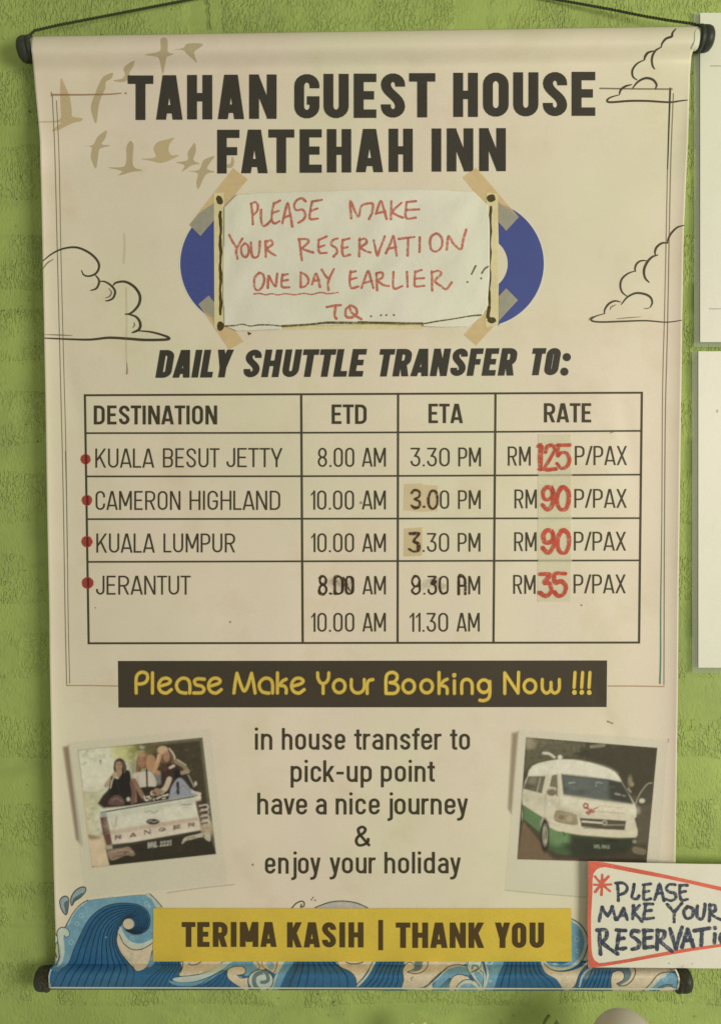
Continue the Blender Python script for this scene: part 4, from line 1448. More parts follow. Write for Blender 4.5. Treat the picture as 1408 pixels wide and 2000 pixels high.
# ------------------------------------------------------------------ body text
BT = 5.6
for items in ([('in', 498.5, 532, 1422, 1464.5), ('house', 551, 674.5, 1422, 1464.5), ('transfer', 692, 862, 1422, 1464.5), ('to', 879, 917.5, 1422, 1464.5)],
              [('pick-up', 568, 726, 1485, 1527.5), ('point', 744, 849, 1485, 1527)], [('have', 503, 600, 1548.5, 1591), ('a', 617, 638, 1548.5, 1591), ('nice', 656, 741.5, 1548.5, 1591), ('journey', 757, 914, 1548.5, 1591)],
              [('&', 693, 722, 1612.5, 1653)], [('enjoy', 518, 626.5, 1664, 1706.5), ('your', 644, 733.5, 1664, 1706), ('holiday', 751, 900, 1664, 1706)]):
    line_text('printed_message_line', items, BT, K_TEXT, .92, .115)

# ------------------------------------------------------------------ mustard bar
ink = Ink(base=0.0007, step=0); ink.poly([(300, 1774), (1115, 1774.5), (1116, 1878), (299, 1878)]); yb_ = ink.done('printed_thanks_bar', K_YEL, sheet)
ink = Ink(base=0.0009)
word(ink, 'TERIMA', 355.5, 541, 1801, 1849.5, 11.0, .88, 0, .115)
word(ink, 'KASIH', 561, 710, 1801.5, 1850.5, 11.0, .88, 0, .115)
ink.strip([(743.5, 1797), (743.5, 1856)], 9.2)
word(ink, 'THANK', 773, 945.5, 1802, 1851.5, 11.2, .88, 0, .115)
word(ink, 'YOU', 966, 1062, 1802, 1851.5, 11.2, .88, 0, .115)
ink.done('printed_thanks_text', ink_mat('printed_brown_on_yellow', ob((76, 60, 30)), .5, .15), yb_)

# ------------------------------------------------------------------ printed sea waves along the foot of the banner
M_PRINT = ink_mat('printed_picture_ink', (1, 1, 1), 0.5, 0.07, 1, 1100, 0.03, vcol=True)
WS = 1.0
o3 = lambda c: ob(c, WS)
DB = o3((46, 96, 126)); DB2 = o3((52, 102, 130)); MB = o3((108, 150, 160)); LB = o3((138, 172, 172)); PALE = o3((186, 194, 170)); DK = o3((54, 56, 46)); CRM = o3((202, 186, 150)); NVY = o3((18, 44, 56)); GRY = o3((100, 118, 114))
cv = Canvas(92, 1728, 1328, 1936, 1.0)
W1 = (60, 1700, 3.52); W3 = (820, 1740, 3.911); W2 = (440, 1740, 3.352)
T1 = (280, 1850, 3.911); T2 = (540, 1850, 3.911); T3 = (860, 1850, 3.911); TS = (1108, 1660, 4.693)


def pp(o, pts, col, al=1, soft=1.0, sm=3):
    cv.poly(smooth(Z(o, *pts), sm, True) if sm else Z(o, *pts), col, al, soft)


def ll(o, pts, w, col=DK, al=1, sm=5):
    cv.line(smooth(Z(o, *pts), sm), w, col, al)


def fan(o, Lc, Rc, n, col=NVY, w=1.9, al=.95):
    A = smooth(Z(o, *Lc), 8); B = smooth(Z(o, *Rc), 8)

    def res(P, m=24):
        P = np.array(P); d = np.r_[0, np.cumsum(np.hypot(*np.diff(P, axis=0).T))]
        t = np.linspace(0, d[-1], m)
        return np.stack([np.interp(t, d, P[:, 0]), np.interp(t, d, P[:, 1])], 1)
    a = res(A); b_ = res(B)
    for i in range(1, n):
        f = i / n
        cv.line(a * (1 - f) + b_ * f, w, col, al)


# base of strip below the mustard bar
pp(T1, [(-760, 165), (-700, 130), (0, 150), (60, 105), (300, 105), (1060, 105), (1408, 105), (1408, 345), (0, 345), (-760, 345)], DB, sm=0)
pp(T2, [(0, 105), (1000, 105), (1000, 345), (0, 345)], DB, sm=0)
pp(T3, [(-60, 105), (1130, 105), (1180, 150), (1700, 170), (1860, 200), (1860, 345), (-60, 345)], DB, sm=0)
# big wave at the left
pp(W1, [(150, 690), (175, 640), (215, 560), (235, 440), (262, 350), (300, 290), (345, 240), (395, 208), (600, 183), (790, 168), (830, 200), (862, 240), (862, 480), (790, 500), (720, 505), (655, 470), (620, 420), (600, 470), (520, 600), (300, 690)], MB)
for (x, y, r) in ((420, 300, 60), (560, 215, 30), (330, 460, 40), (250, 600, 40)):
    cv.ell(60 + x / 3.52, 1700 + y / 3.52, r / 3.52, r / 3.9, LB, .35, 9)
Lw = [(150, 805), (205, 690), (262, 640), (300, 540), (350, 430), (400, 340), (460, 280), (540, 238), (640, 225), (740, 236), (800, 275), (822, 330), (812, 395), (770, 432), (715, 440), (665, 420)]
Rw = [(690, 805), (712, 690), (660, 620), (615, 560), (592, 490), (600, 425), (622, 378), (645, 345), (668, 328), (690, 330), (712, 350), (716, 380), (700, 400), (676, 408), (655, 402), (640, 390)]
pp(W1, Lw + Rw[::-1] + [(690, 812), (120, 812), (128, 760), (150, 700)], DB)
pp(W1, [(120, 812), (128, 720), (170, 665), (700, 665), (725, 692), (700, 812)], DB2, .5, 4)
pp(W1, [(460, 640), (560, 560), (600, 640), (640, 800), (420, 800)], o3((54, 100, 126)), .55, 14)
pp(W1, [(330, 470), (420, 345), (560, 250), (700, 240), (560, 300), (470, 400), (400, 520)], NVY, .22, 14)
fan(W1, Lw, Rw, 10)
ll(W1, Lw, 1.6); ll(W1, Rw[:9], 1.6)
cv.ell(60 + 674 / 3.52, 1700 + 368 / 3.52, 11.0, 10.6, CRM, 1, 1); cv.ell(60 + 674 / 3.52, 1700 + 368 / 3.52, 11.3, 10.8, DK, .9, 1, ring=1.2)
# cream hollow, foam crescent
pp(W1, [(614, 400), (596, 450), (600, 510), (640, 580), (700, 640), (728, 690), (800, 660), (835, 545), (842, 470), (770, 520), (690, 520), (640, 475)], CRM)
pp(W1, [(618, 385), (612, 430), (640, 490), (700, 530), (765, 532), (845, 492), (845, 468), (770, 500), (705, 495), (655, 455)], PALE)
ll(W1, [(612, 440), (640, 500), (690, 540), (750, 545), (800, 525), (838, 500)], 1.7); ll(W1, [(838, 555), (825, 610), (803, 658)], 1.8); ll(W1, [(600, 430), (592, 490), (615, 560), (660, 618), (722, 690)], 1.6)
pp(W1, [(820, 600), (850, 560), (850, 640), (805, 665)], LB, .6)
pp(W1, [(790, 168), (830, 165), (905, 250), (862, 250), (835, 200)], PALE, .85); ll(W1, [(822, 163), (860, 200), (905, 252)], 1.4); ll(W1, [(395, 205), (340, 240), (290, 300), (240, 390)], 1.5)
ll(W1, [(386, 216), (335, 252), (290, 310), (258, 375)], 2.2, PALE, .8)
for x, y, r in ((799, 228, 15), (352, 312, 14), (320, 367, 13), (280, 493, 15), (700, 465, 12), (820, 250, 7)):
    cv.ell(60 + x / 3.52, 1700 + y / 3.52, r / 3.52, r / 3.52, o3((156, 178, 170)), .85, 1, ring=1.5)
for x, y in ((388, 256), (300, 420), (520, 460)):
    cv.ell(60 + x / 3.52, 1700 + y / 3.52, 1.6, 1.6, o3((146, 168, 164)), .8)
# spray curl at the far left
pp(W1, [(182, 660), (208, 600), (196, 510), (186, 430), (205, 398), (235, 392), (262, 412), (270, 440), (252, 460), (232, 448), (228, 470), (236, 560), (215, 640)], PALE); ll(W1, [(180, 650), (198, 590), (190, 500), (184, 430), (205, 396), (240, 395), (264, 415), (268, 445), (248, 460), (232, 448)], 1.4)
pp(W1, [(150, 430), (185, 455), (188, 490), (165, 510), (150, 505)], PALE); ll(W1, [(165, 430), (186, 460), (184, 495), (162, 510)], 1.4)
pp(W1, [(160, 515), (185, 510), (192, 560), (182, 600)], o3((172, 176, 136))); ll(W1, [(160, 525), (182, 600)], 1.8); ll(W1, [(120, 560), (150, 620), (170, 650)], 2.5, DB)
for dr, sh in (([(247, 305), (215, 268), (203, 215), (218, 186), (244, 178), (262, 195), (262, 240)], [(247, 300), (235, 260), (232, 225), (255, 205), (258, 240)]),
               ([(285, 242), (279, 195), (305, 145), (345, 118), (376, 118), (378, 145), (345, 185), (305, 212)], [(288, 235), (292, 200), (320, 175), (368, 150), (335, 190), (305, 210)])):
    pp(W1, dr, o3((140, 158, 150))); pp(W1, sh, o3((74, 94, 96)), .9); cv.line(smooth(Z(W1, *dr), 5, True) + [Z(W1, dr[0])[0]], 1.7, DK)
# strip one
fan(T1, [(0, 150), (60, 118), (300, 108)], [(0, 330), (150, 325), (280, 300)], 2, al=0)
for k in range(7):
    ll(T1, [(-20 + k * 42, 325), (60 + k * 34, 225), (150 + k * 24, 150), (130 + k * 28, 108)], 1.3, NVY)
pp(T1, [(300, 160), (310, 105), (615, 105), (580, 150), (500, 185), (400, 212), (272, 218)], CRM); ll(T1, [(305, 108), (300, 160), (272, 216), (300, 222), (400, 212), (500, 187), (570, 150), (612, 108)], 1.6)
ll(T1, [(345, 127), (375, 137), (415, 128), (442, 110)], 1.8); cv.ell(280 + 385 / 3.911, 1850 + 122 / 3.911, 5, 2, CRM)
pp(T1, [(228, 240), (300, 226), (420, 212), (530, 172), (620, 112), (700, 108), (570, 190), (450, 245), (340, 268), (250, 262)], PALE, .95)
pp(T1, [(195, 255), (240, 264), (340, 272), (460, 250), (580, 190), (690, 108), (860, 108), (880, 175), (810, 215), (770, 215), (780, 170), (740, 148), (680, 150), (560, 222), (440, 285), (330, 298), (230, 285)], MB)
for k in range(6):
    ll(T1, [(330 + k * 62, 322), (440 + k * 45, 280), (540 + k * 26, 215), (600 + k * 12, 175)], 1.3, NVY)
pp(T1, [(640, 205), (650, 168), (700, 148), (762, 150), (782, 178), (768, 205), (725, 214), (765, 234), (802, 230), (796, 262), (802, 330), (758, 322), (690, 272), (650, 240)], CRM)
ll(T1, [(725, 214), (768, 205), (782, 178), (762, 150), (700, 148), (650, 168), (640, 205), (650, 240), (690, 275), (765, 322)], 1.5); ll(T1, [(715, 208), (745, 235), (800, 230)], 1.5)
pp(T1, [(845, 105), (1055, 105), (1010, 200), (985, 190), (940, 165), (890, 170)], CRM); ll(T1, [(868, 108), (890, 140), (885, 165)], 1.5); ll(T1, [(905, 112), (915, 150), (945, 168)], 1.3); ll(T1, [(1025, 108), (1015, 160), (992, 205)], 1.5)
pp(T1, [(940, 115), (985, 112), (1000, 150), (985, 175), (955, 160)], MB, .8); cv.ell(280 + 952 / 3.911, 1850 + 130 / 3.911, 3, 3, PALE, .9, 1, ring=1.2)
pp(T1, [(1055, 105), (1085, 110), (1030, 200), (985, 330), (940, 330), (1000, 240)], PALE, .9); pp(T1, [(1085, 108), (1150, 110), (1090, 200), (1030, 330), (985, 330), (1030, 210)], MB, .9)
cv.ell(280 + 897 / 3.911, 1850 + 255 / 3.911, 24.5, 21, PALE); cv.ell(280 + 897 / 3.911, 1850 + 255 / 3.911, 24.5, 21, DK, 1, 1, ring=1.7)
ll(T1, [(945, 200), (900, 195), (858, 215), (845, 255), (858, 300), (880, 320)], 8.5, GRY); ll(T1, [(945, 205), (955, 245), (935, 265), (905, 268)], 7, GRY); ll(T1, [(872, 240), (876, 275), (905, 292), (950, 280)], 2, PALE); ll(T1, [(915, 200), (930, 212)], 1.4, PALE)
# strip two
fan(T2, [(25, 322), (60, 240), (105, 170), (130, 108)], [(605, 322), (602, 240), (560, 180), (465, 108)], 9, NVY, 2.0)
pp(T2, [(150, 108), (240, 108), (160, 220), (90, 330), (40, 330), (100, 200)], o3((52, 68, 72)), .35, 8); pp(T2, [(300, 180), (460, 180), (520, 330), (230, 330)], o3((52, 98, 124)), .5, 10)
pp(T2, [(468, 105), (742, 105), (700, 180), (660, 240), (618, 288), (602, 235), (560, 185), (495, 152)], CRM); ll(T2, [(460, 108), (490, 152), (560, 185), (602, 232), (612, 290)], 1.5)
ll(T2, [(735, 110), (695, 185), (655, 240), (612, 285)], 1.6); ll(T2, [(752, 110), (712, 185), (668, 248), (620, 296)], 3.6, PALE, .95); ll(T2, [(530, 112), (560, 126), (620, 126), (660, 114)], 2)
fan(T2, [(620, 312), (700, 235), (740, 165), (775, 108)], [(945, 318), (968, 255), (962, 200), (990, 108)], 7, NVY, 1.9)
pp(T2, [(960, 322), (972, 240), (965, 180), (985, 138), (1010, 105), (1420, 105), (1420, 138), (1340, 158), (1240, 210), (1165, 285), (1100, 312)], CRM)
ll(T2, [(950, 318), (970, 250), (962, 190), (972, 150), (1000, 120), (1030, 118), (1052, 135), (1050, 165), (1000, 188)], 1.6)
pp(T2, [(1058, 108), (1118, 108), (1110, 160), (1070, 185), (1020, 188), (1050, 170)], GRY); pp(T2, [(1118, 108), (1152, 108), (1148, 150), (1110, 188), (1060, 198), (1010, 192), (1080, 182), (1112, 155)], CRM)
ll(T2, [(1155, 108), (1150, 150), (1115, 188), (1060, 202), (1000, 190)], 1.7); ll(T2, [(1042, 228), (1026, 238), (1034, 252)], 1.4); ll(T2, [(950, 318), (1060, 316), (1140, 298), (1200, 240), (1260, 190), (1340, 150), (1410, 138)], 1.7)
# strip three
pp(T3, [(-60, 330), (-20, 240), (60, 175), (130, 150), (205, 155), (230, 200), (210, 215), (150, 205), (95, 225), (65, 285), (60, 330)], MB); ll(T3, [(-110, 320), (-30, 245), (60, 165), (130, 143), (200, 150)], 2, PALE, .9)
fan(T3, [(-60, 328), (0, 290), (60, 235)], [(60, 328), (62, 300), (85, 240)], 4, NVY, 1.3); ll(T3, [(-120, 310), (-40, 240), (50, 155), (130, 133), (200, 145)], 1.7)
pp(T3, [(65, 330), (68, 285), (95, 228), (145, 208), (205, 225), (230, 262), (180, 262), (130, 300), (110, 330)], CRM); ll(T3, [(62, 328), (66, 285), (95, 228), (145, 208), (200, 222)], 1.4)
pp(T3, [(112, 330), (135, 285), (180, 255), (235, 252), (285, 280), (308, 330)], PALE); ll(T3, [(112, 330), (135, 285), (180, 252), (235, 250), (285, 278), (308, 328)], 1.7); pp(T3, [(140, 330), (165, 290), (210, 275), (255, 290), (280, 330)], MB, .9); cv.ell(860 + 212 / 3.911, 1850 + 285 / 3.911, 3, 3, PALE, .9, 1, ring=1.3)
pp(T3, [(205, 105), (305, 105), (330, 170), (345, 230), (330, 330), (305, 330), (235, 215), (205, 165)], PALE); ll(T3, [(240, 165), (250, 140), (280, 145), (285, 165), (262, 178), (238, 190)], 3.2, GRY); ll(T3, [(210, 115), (203, 160), (235, 215), (300, 300)], 1.7); ll(T3, [(315, 112), (305, 150), (262, 190)], 1.4)
pp(T3, [(255, 205), (300, 190), (325, 240), (318, 300)], MB, .95); ll(T3, [(300, 175), (325, 200), (328, 260), (318, 320)], 1.6); ll(T3, [(345, 108), (362, 200), (350, 270), (330, 325)], 4.5, PALE, .95)
pp(T3, [(355, 105), (480, 105), (440, 210), (400, 330), (345, 330), (370, 220)], MB); cv.ell(860 + 375 / 3.911, 1850 + 118 / 3.911, 5, 3.5, PALE, .9, 1, ring=1.5); cv.ell(860 + 418 / 3.911, 1850 + 155 / 3.911, 4.5, 4.5, LB, .8, 1, ring=1.5); cv.ell(860 + 380 / 3.911, 1850 + 258 / 3.911, 2.5, 2.5, PALE, .7)
fan(T3, [(390, 328), (432, 230), (465, 170), (485, 108)], [(945, 328), (890, 260), (800, 195), (765, 108)], 9, NVY, 2.0); pp(T3, [(580, 230), (760, 230), (860, 330), (540, 330)], o3((44, 92, 118)), .55, 10)
pp(T3, [(766, 105), (800, 105), (850, 175), (950, 188), (1050, 162), (1110, 118), (1128, 98), (1145, 120), (1100, 160), (1055, 215), (1040, 270), (1005, 328), (945, 328), (885, 245), (800, 192)], CRM)
# blob behind the mustard bar end
pp(W3, [(1130, 215), (1175, 222), (1235, 265), (1275, 345), (1275, 430), (1235, 530), (1160, 590), (1060, 608), (985, 590), (935, 545), (1150, 540)], PALE); pp(W3, [(1130, 240), (1175, 245), (1225, 290), (1252, 365), (1245, 450), (1200, 530), (1120, 582), (1030, 580), (965, 548), (1150, 540)], MB)
ll(W3, [(1155, 215), (1200, 238), (1250, 290), (1282, 370), (1272, 450), (1230, 540), (1150, 600), (1060, 614), (990, 594), (942, 550)], 1.7); cv.ell(820 + 1198 / 3.911, 1740 + 368 / 3.911, 4.6, 4.6, o3((156, 178, 170)), .9, 1, ring=1.8); cv.ell(820 + 1203 / 3.911, 1740 + 460 / 3.911, 3.4, 3.4, o3((156, 178, 170)), .9, 1, ring=1.6); cv.ell(820 + 1030 / 3.911, 1740 + 560 / 3.911, 5, 2.5, PALE, .6, 2)
ll(T3, [(1140, 120), (1080, 175), (1050, 230), (1030, 290), (985, 330)], 1.9)
# right hand waves
pp(T3, [(1040, 335), (1060, 270), (1095, 195), (1140, 150), (1240, 150), (1350, 160), (1310, 200), (1300, 335)], DB); pp(T3, [(1090, 200), (1140, 152), (1400, 152), (1300, 185), (1180, 195), (1110, 250)], GRY, .8, 3)
ll(T3, [(1060, 300), (1080, 230), (1110, 185), (1150, 160)], 3.6, PALE, .7); fan(T3, [(1040, 328), (1095, 250), (1130, 175)], [(1300, 328), (1310, 250), (1320, 175)], 7, NVY, 2.0)
pp(TS, [(400, 1310), (395, 1200), (412, 1130), (450, 1105), (600, 1060), (1020, 1060), (1020, 1310)], CRM, 1, 1, 0)
pp(TS, [(400, 1080), (560, 1070), (612, 1100), (600, 1170), (545, 1228), (480, 1240), (452, 1226), (505, 1195), (518, 1150), (495, 1112), (440, 1105)], GRY); pp(TS, [(560, 1075), (610, 1085), (608, 1165), (545, 1230), (480, 1242), (560, 1190), (585, 1130)], CRM)
ll(TS, [(600, 1072), (622, 1110), (600, 1180), (545, 1235), (480, 1246), (450, 1226)], 1.9); ll(TS, [(450, 1226), (505, 1195), (518, 1150), (495, 1112), (445, 1108), (405, 1135), (395, 1200), (405, 1300)], 1.7)
pp(TS, [(700, 1310), (800, 1215), (855, 1160), (930, 1128), (1020, 1128), (1020, 1310), (990, 1310), (985, 1275), (960, 1255), (905, 1250), (850, 1275), (810, 1310)], MB); ll(TS, [(715, 1300), (790, 1235), (850, 1175), (900, 1148)], 3, PALE, .9); ll(TS, [(760, 1310), (850, 1255), (905, 1235), (960, 1240)], 2.2, NVY, .8)
ll(TS, [(670, 1312), (760, 1225), (820, 1150), (890, 1122), (1010, 1118)], 2); ll(TS, [(810, 1310), (850, 1275), (905, 1250), (960, 1256), (985, 1278), (992, 1310)], 1.6); cv.ell(1108 + 890 / 4.693, 1660 + 1188 / 4.693, 4, 4, o3((156, 178, 170)), .9, 1, ring=1.4); ll(TS, [(478, 1285), (490, 1275)], 1.6)
# scraps above the mustard bar
ll(W2, [(437, 112), (465, 82), (500, 68), (517, 78), (515, 100), (495, 106), (500, 88)], 1.9); pp(W2, [(600, 112), (680, 82), (770, 74), (860, 86), (925, 112)], o3((184, 178, 160)), .9); pp(W2, [(650, 112), (720, 95), (800, 95), (860, 112)], o3((168, 164, 154)), .4, 5); ll(W2, [(588, 110), (680, 76), (770, 67), (860, 80), (932, 112)], 1.6)
for x, y in ((565, 58), (590, 62), (575, 45)): cv.ell(440 + x / 3.352, 1740 + y / 3.352, 1.4, 1.4, DK, .8)
cv.clip_noise([(90, 1728), (1328, 1728), (1328, 1936), (90, 1936)], 1, [(5, .05), (1.4, .07)])
cv.rgb *= (1 + 0.0 * cv.rgb)
cv.done('printed_sea_waves', M_PRINT, sheet, 0.00030)

# ------------------------------------------------------------------ printed snapshots
o4 = lambda c, s=1.0: ob(c, s * 1.0)


def snapshot(name, box, paint, off=0.00034):
    global cv
    cv = Canvas(*box, 1.15)
    paint()
    return cv.done(name, M_PRINT, sheet, off)


ZA = (110, 1400, 4.0229); ZB = (980, 1400, 4.0229)


def quad_noise(q): cv.clip_noise(q, 1, [(9, .04), (4.2, .03), (2.3, .02)])


def paint_a():
    P = lambda pts, c, a=1, s=2.0, sm=3: cv.poly(smooth(Z(ZA, *pts), sm, True) if sm else Z(ZA, *pts), o4(c, .92), a, s)
    L = lambda pts, w, c, a=1: cv.line(smooth(Z(ZA, *pts), 5), w / 4.02, o4(c, .92), a, 1.6)
    E = lambda x, y, rx, ry, c, a=1, s=2.5: cv.ell(110 + x / 4.0229, 1400 + y / 4.0229, rx / 4.02, ry / 4.02, o4(c, .92), a, s)
    # soft printed shadow and white card
    P([(58, 240), (100, 230), (205, 1010), (160, 960)], (138, 118, 92), .75, 7, 0)
    P([(95, 205), (1218, 92), (1352, 1318), (230, 1420)], (232, 210, 180), .40, 3.5, 0)
    frame = [(170, 262), (1150, 162), (1258, 1080), (282, 1185)]
    L([(870, 1384), (1120, 1348), (1400, 1318)], 4, (150, 136, 106), .6); saved = (cv.rgb.copy(), cv.a.copy())
    P(frame, (150, 146, 110), 1, 1.2, 0)
    P([(170, 262), (470, 232), (560, 330), (560, 700), (260, 940), (240, 900)], (212, 212, 182), 1, 14)
    P([(440, 236), (660, 214), (700, 300), (560, 330), (470, 330)], (190, 190, 110), .9, 14)
    E(575, 275, 80, 55, (150, 148, 52), .8, 30); E(650, 260, 70, 50, (120, 108, 50), .8, 25); E(500, 290, 50, 50, (206, 200, 130), .7, 20)
    P([(640, 215), (1150, 162), (1262, 1100), (1120, 760), (1040, 640), (760, 640), (760, 330)], (66, 56, 38), 1, 16, 0)
    P([(640, 215), (800, 198), (820, 250), (740, 300), (660, 290)], (104, 92, 52), .8, 12)
    for _ in range(70):
        x = random.uniform(200, 700); y = random.uniform(230, 380)
        if y < 262 - (x - 170) * .102 + 8: continue
        E(x, y, random.uniform(6, 16), random.uniform(5, 13), random.choice([(130, 138, 88), (214, 216, 188), (172, 176, 110), (150, 160, 120)]), .4, 4)
    E(350, 350, 9, 16, (120, 128, 110), .9); E(232, 300, 20, 12, (150, 158, 124), .6, 6)
    P([(186, 600), (236, 600), (262, 760), (270, 930), (236, 930)], (204, 166, 98), .9, 10)
    P([(230, 600), (380, 560), (360, 930), (272, 930)], (196, 192, 158), .9, 10); E(300, 680, 40, 50, (160, 168, 104), .6, 18); E(280, 620, 60, 20, (150, 146, 104), .5, 14)
    L([(205, 590), (300, 600), (385, 570)], 12, (170, 168, 132), .8)
    P([(246, 935), (372, 930), (424, 1170), (280, 1186)], (204, 178, 140), 1, 6, 0); P([(255, 925), (350, 945), (300, 965), (260, 955)], (128, 106, 76), .8, 6)
    P([(390, 1030), (1140, 890), (1205, 900), (1258, 1080), (420, 1170)], (48, 42, 30), 1, 3, 0)
    P([(1150, 800), (1225, 820), (1245, 900), (1200, 930), (1150, 900)], (176, 160, 116), .8, 12)
    for _ in range(150):
        x = random.uniform(700, 1230); y = random.uniform(190, 700)
        E(x, y, random.uniform(4, 14), random.uniform(3, 10), random.choice([(44, 38, 28), (92, 82, 54), (56, 50, 36), (118, 106, 72), (36, 32, 24)]), .35, 3)
    for _ in range(40):
        x = random.uniform(250, 380); y = random.uniform(620, 920)
        E(x, y, random.uniform(6, 16), random.uniform(5, 12), random.choice([(206, 202, 172), (160, 160, 112), (186, 176, 136), (142, 138, 92)]), .4, 4)
    # truck bed rim and people
    P([(372, 718), (420, 560), (560, 500), (1000, 450), (1110, 600), (1100, 625)], (54, 38, 34), 1, 4)
    E(790, 480, 60, 55, (112, 116, 100), 1, 6)
    E(500, 378, 46, 52, (58, 42, 32)); P([(458, 380), (545, 370), (548, 440), (500, 470), (460, 440)], (62, 44, 34)); E(494, 388, 27, 40, (158, 122, 96)); P([(474, 420), (515, 420), (512, 468), (490, 485), (475, 462)], (160, 124, 98))
    P([(455, 475), (488, 488), (530, 430), (578, 425), (590, 520), (585, 640), (560, 690), (420, 690), (432, 560)], (34, 30, 30))
    L([(462, 455), (430, 490), (395, 540)], 36, (170, 146, 112)); L([(440, 470), (420, 560), (405, 640)], 12, (52, 42, 36)); L([(600, 500), (615, 580), (622, 660)], 30, (132, 98, 78)); L([(440, 500), (428, 560)], 8, (190, 176, 150))
    P([(415, 690), (430, 635), (480, 615), (525, 640), (535, 690)], (98, 70, 62)); L([(440, 655), (480, 640), (515, 665)], 10, (128, 100, 90)); E(568, 648, 14, 16, (186, 170, 150))
    E(692, 345, 60, 62, (132, 88, 52)); E(745, 360, 40, 60, (176, 130, 84), .9); P([(640, 340), (630, 440), (660, 450), (672, 380)], (118, 76, 48)); E(672, 355, 27, 40, (158, 112, 84)); E(668, 300, 34, 18, (172, 130, 88), .9)
    P([(600, 455), (650, 435), (700, 430), (760, 445), (785, 545), (665, 560)], (192, 178, 158)); L([(712, 415), (716, 550)], 14, (42, 32, 30)); P([(640, 560), (785, 550), (800, 610), (700, 640), (640, 600)], (46, 38, 32))
    L([(740, 350), (765, 420), (800, 440)], 34, (176, 122, 84)); L([(615, 500), (650, 570), (690, 640)], 34, (138, 102, 80)); L([(595, 520), (610, 600), (600, 670)], 30, (112, 78, 62))
    E(850, 300, 62, 68, (112, 80, 54)); E(838, 262, 42, 32, (196, 160, 118), .9); P([(880, 250), (925, 270), (945, 360), (905, 380)], (86, 60, 42)); E(868, 308, 26, 42, (166, 120, 90)); L([(890, 250), (925, 300), (935, 350)], 9, (214, 196, 160))
    L([(815, 300), (795, 370), (770, 425)], 30, (186, 138, 92)); L([(805, 300), (790, 360)], 8, (214, 180, 130))
    P([(830, 400), (870, 370), (940, 370), (975, 420), (965, 520), (900, 560), (830, 540)], (58, 40, 36)); P([(840, 360), (880, 400), (860, 430), (830, 410)], (84, 46, 36))
    L([(940, 350), (1000, 385), (1035, 430)], 34, (132, 114, 84)); L([(1035, 428), (990, 440)], 30, (150, 130, 98)); L([(950, 335), (1020, 380)], 6, (196, 184, 150)); L([(895, 400), (925, 385)], 20, (186, 166, 140)); P([(930, 420), (975, 440), (970, 600), (945, 610), (935, 520)], (30, 26, 26))
    P([(895, 605), (905, 555), (960, 480), (1020, 510), (1080, 580), (1125, 612), (990, 640), (890, 650)], (138, 142, 148)); L([(1040, 460), (1085, 550)], 10, (150, 140, 118)); L([(1000, 480), (1060, 560)], 16, (56, 48, 42)); E(1096, 525, 9, 16, (190, 190, 170)); L([(1070, 590), (1130, 605)], 20, (196, 184, 158))
    L([(890, 490), (860, 560), (820, 590), (760, 600)], 40, (186, 168, 138)); L([(955, 520), (958, 600)], 22, (38, 34, 36)); P([(780, 560), (850, 590), (760, 620)], (146, 116, 86))
    for q in range(26):
        x = random.uniform(690, 880); y = random.uniform(600, 665) - (x - 690) * .12
        L([(x, y), (x + random.uniform(-28, 28), y + random.uniform(-16, 16))], random.uniform(6, 13), random.choice([(206, 194, 166), (72, 54, 40), (118, 92, 68), (226, 214, 190), (52, 40, 32)]), .9)
    # tailgate
    P([(350, 735), (1130, 612), (1140, 640), (355, 765)], (206, 202, 182), 1, 2, 0); L([(355, 752), (700, 692), (1110, 622)], 12, (66, 72, 70))
    P([(400, 762), (1090, 640), (1140, 892), (440, 1012)], (200, 196, 172), 1, 1.6, 0); P([(425, 905), (1120, 792), (1140, 890), (440, 1010)], (200, 176, 150), .75, 5, 0); P([(420, 890), (1115, 785), (1120, 815), (425, 925)], (176, 150, 124), .8, 4, 0); P([(436, 970), (1136, 860), (1140, 892), (440, 1012)], (204, 192, 166), .7, 6, 0)
    P([(350, 752), (396, 745), (404, 790), (348, 792)], (150, 156, 146), 1, 2, 0); P([(345, 792), (402, 785), (442, 1000), (398, 1012), (368, 920)], (104, 64, 52), 1, 2, 0); L([(372, 860), (420, 852)], 6, (150, 112, 96), .6); L([(382, 920), (428, 912)], 6, (150, 112, 96), .6)
    P([(390, 1030), (440, 1002), (600, 985), (1136, 890), (1140, 905), (600, 1010), (400, 1050)], (60, 54, 44), .95, 2, 0); P([(396, 1020), (440, 1010), (445, 1035), (396, 1046)], (170, 160, 134), .9, 2, 0)
    P([(408, 1050), (520, 1030), (575, 1022), (620, 1075), (600, 1095), (550, 1088), (450, 1128), (418, 1108)], (142, 114, 92)); L([(430, 1065), (560, 1045), (600, 1070)], 9, (172, 148, 120), .8); L([(440, 1110), (540, 1082)], 5, (90, 70, 52), .8)
    P([(988, 1000), (1010, 950), (1100, 925), (1200, 905), (1212, 975), (1180, 968), (1150, 945), (1060, 965), (1020, 975)], (176, 166, 140)); L([(1030, 955), (1090, 940)], 5, (80, 70, 56)); E(1160, 938, 5, 12, (64, 56, 44))
    P([(1096, 660), (1130, 655), (1210, 880), (1140, 880)], (92, 62, 50), .8, 4, 0)
    for q in range(5): L([(1125 + q * 6, 700 + q * 42), (1185 + q * 4, 692 + q * 42), (1190 + q * 3, 722 + q * 42), (1140 + q * 6, 730 + q * 40)], 9, random.choice([(196, 182, 158), (170, 156, 134), (206, 196, 174)]), .9)
    P([(1130, 860), (1215, 840), (1215, 905), (1150, 905)], (172, 150, 120), .8, 6)
    P([(1088, 625), (1135, 618), (1138, 655), (1095, 665)], (206, 190, 162), .9, 3, 0)
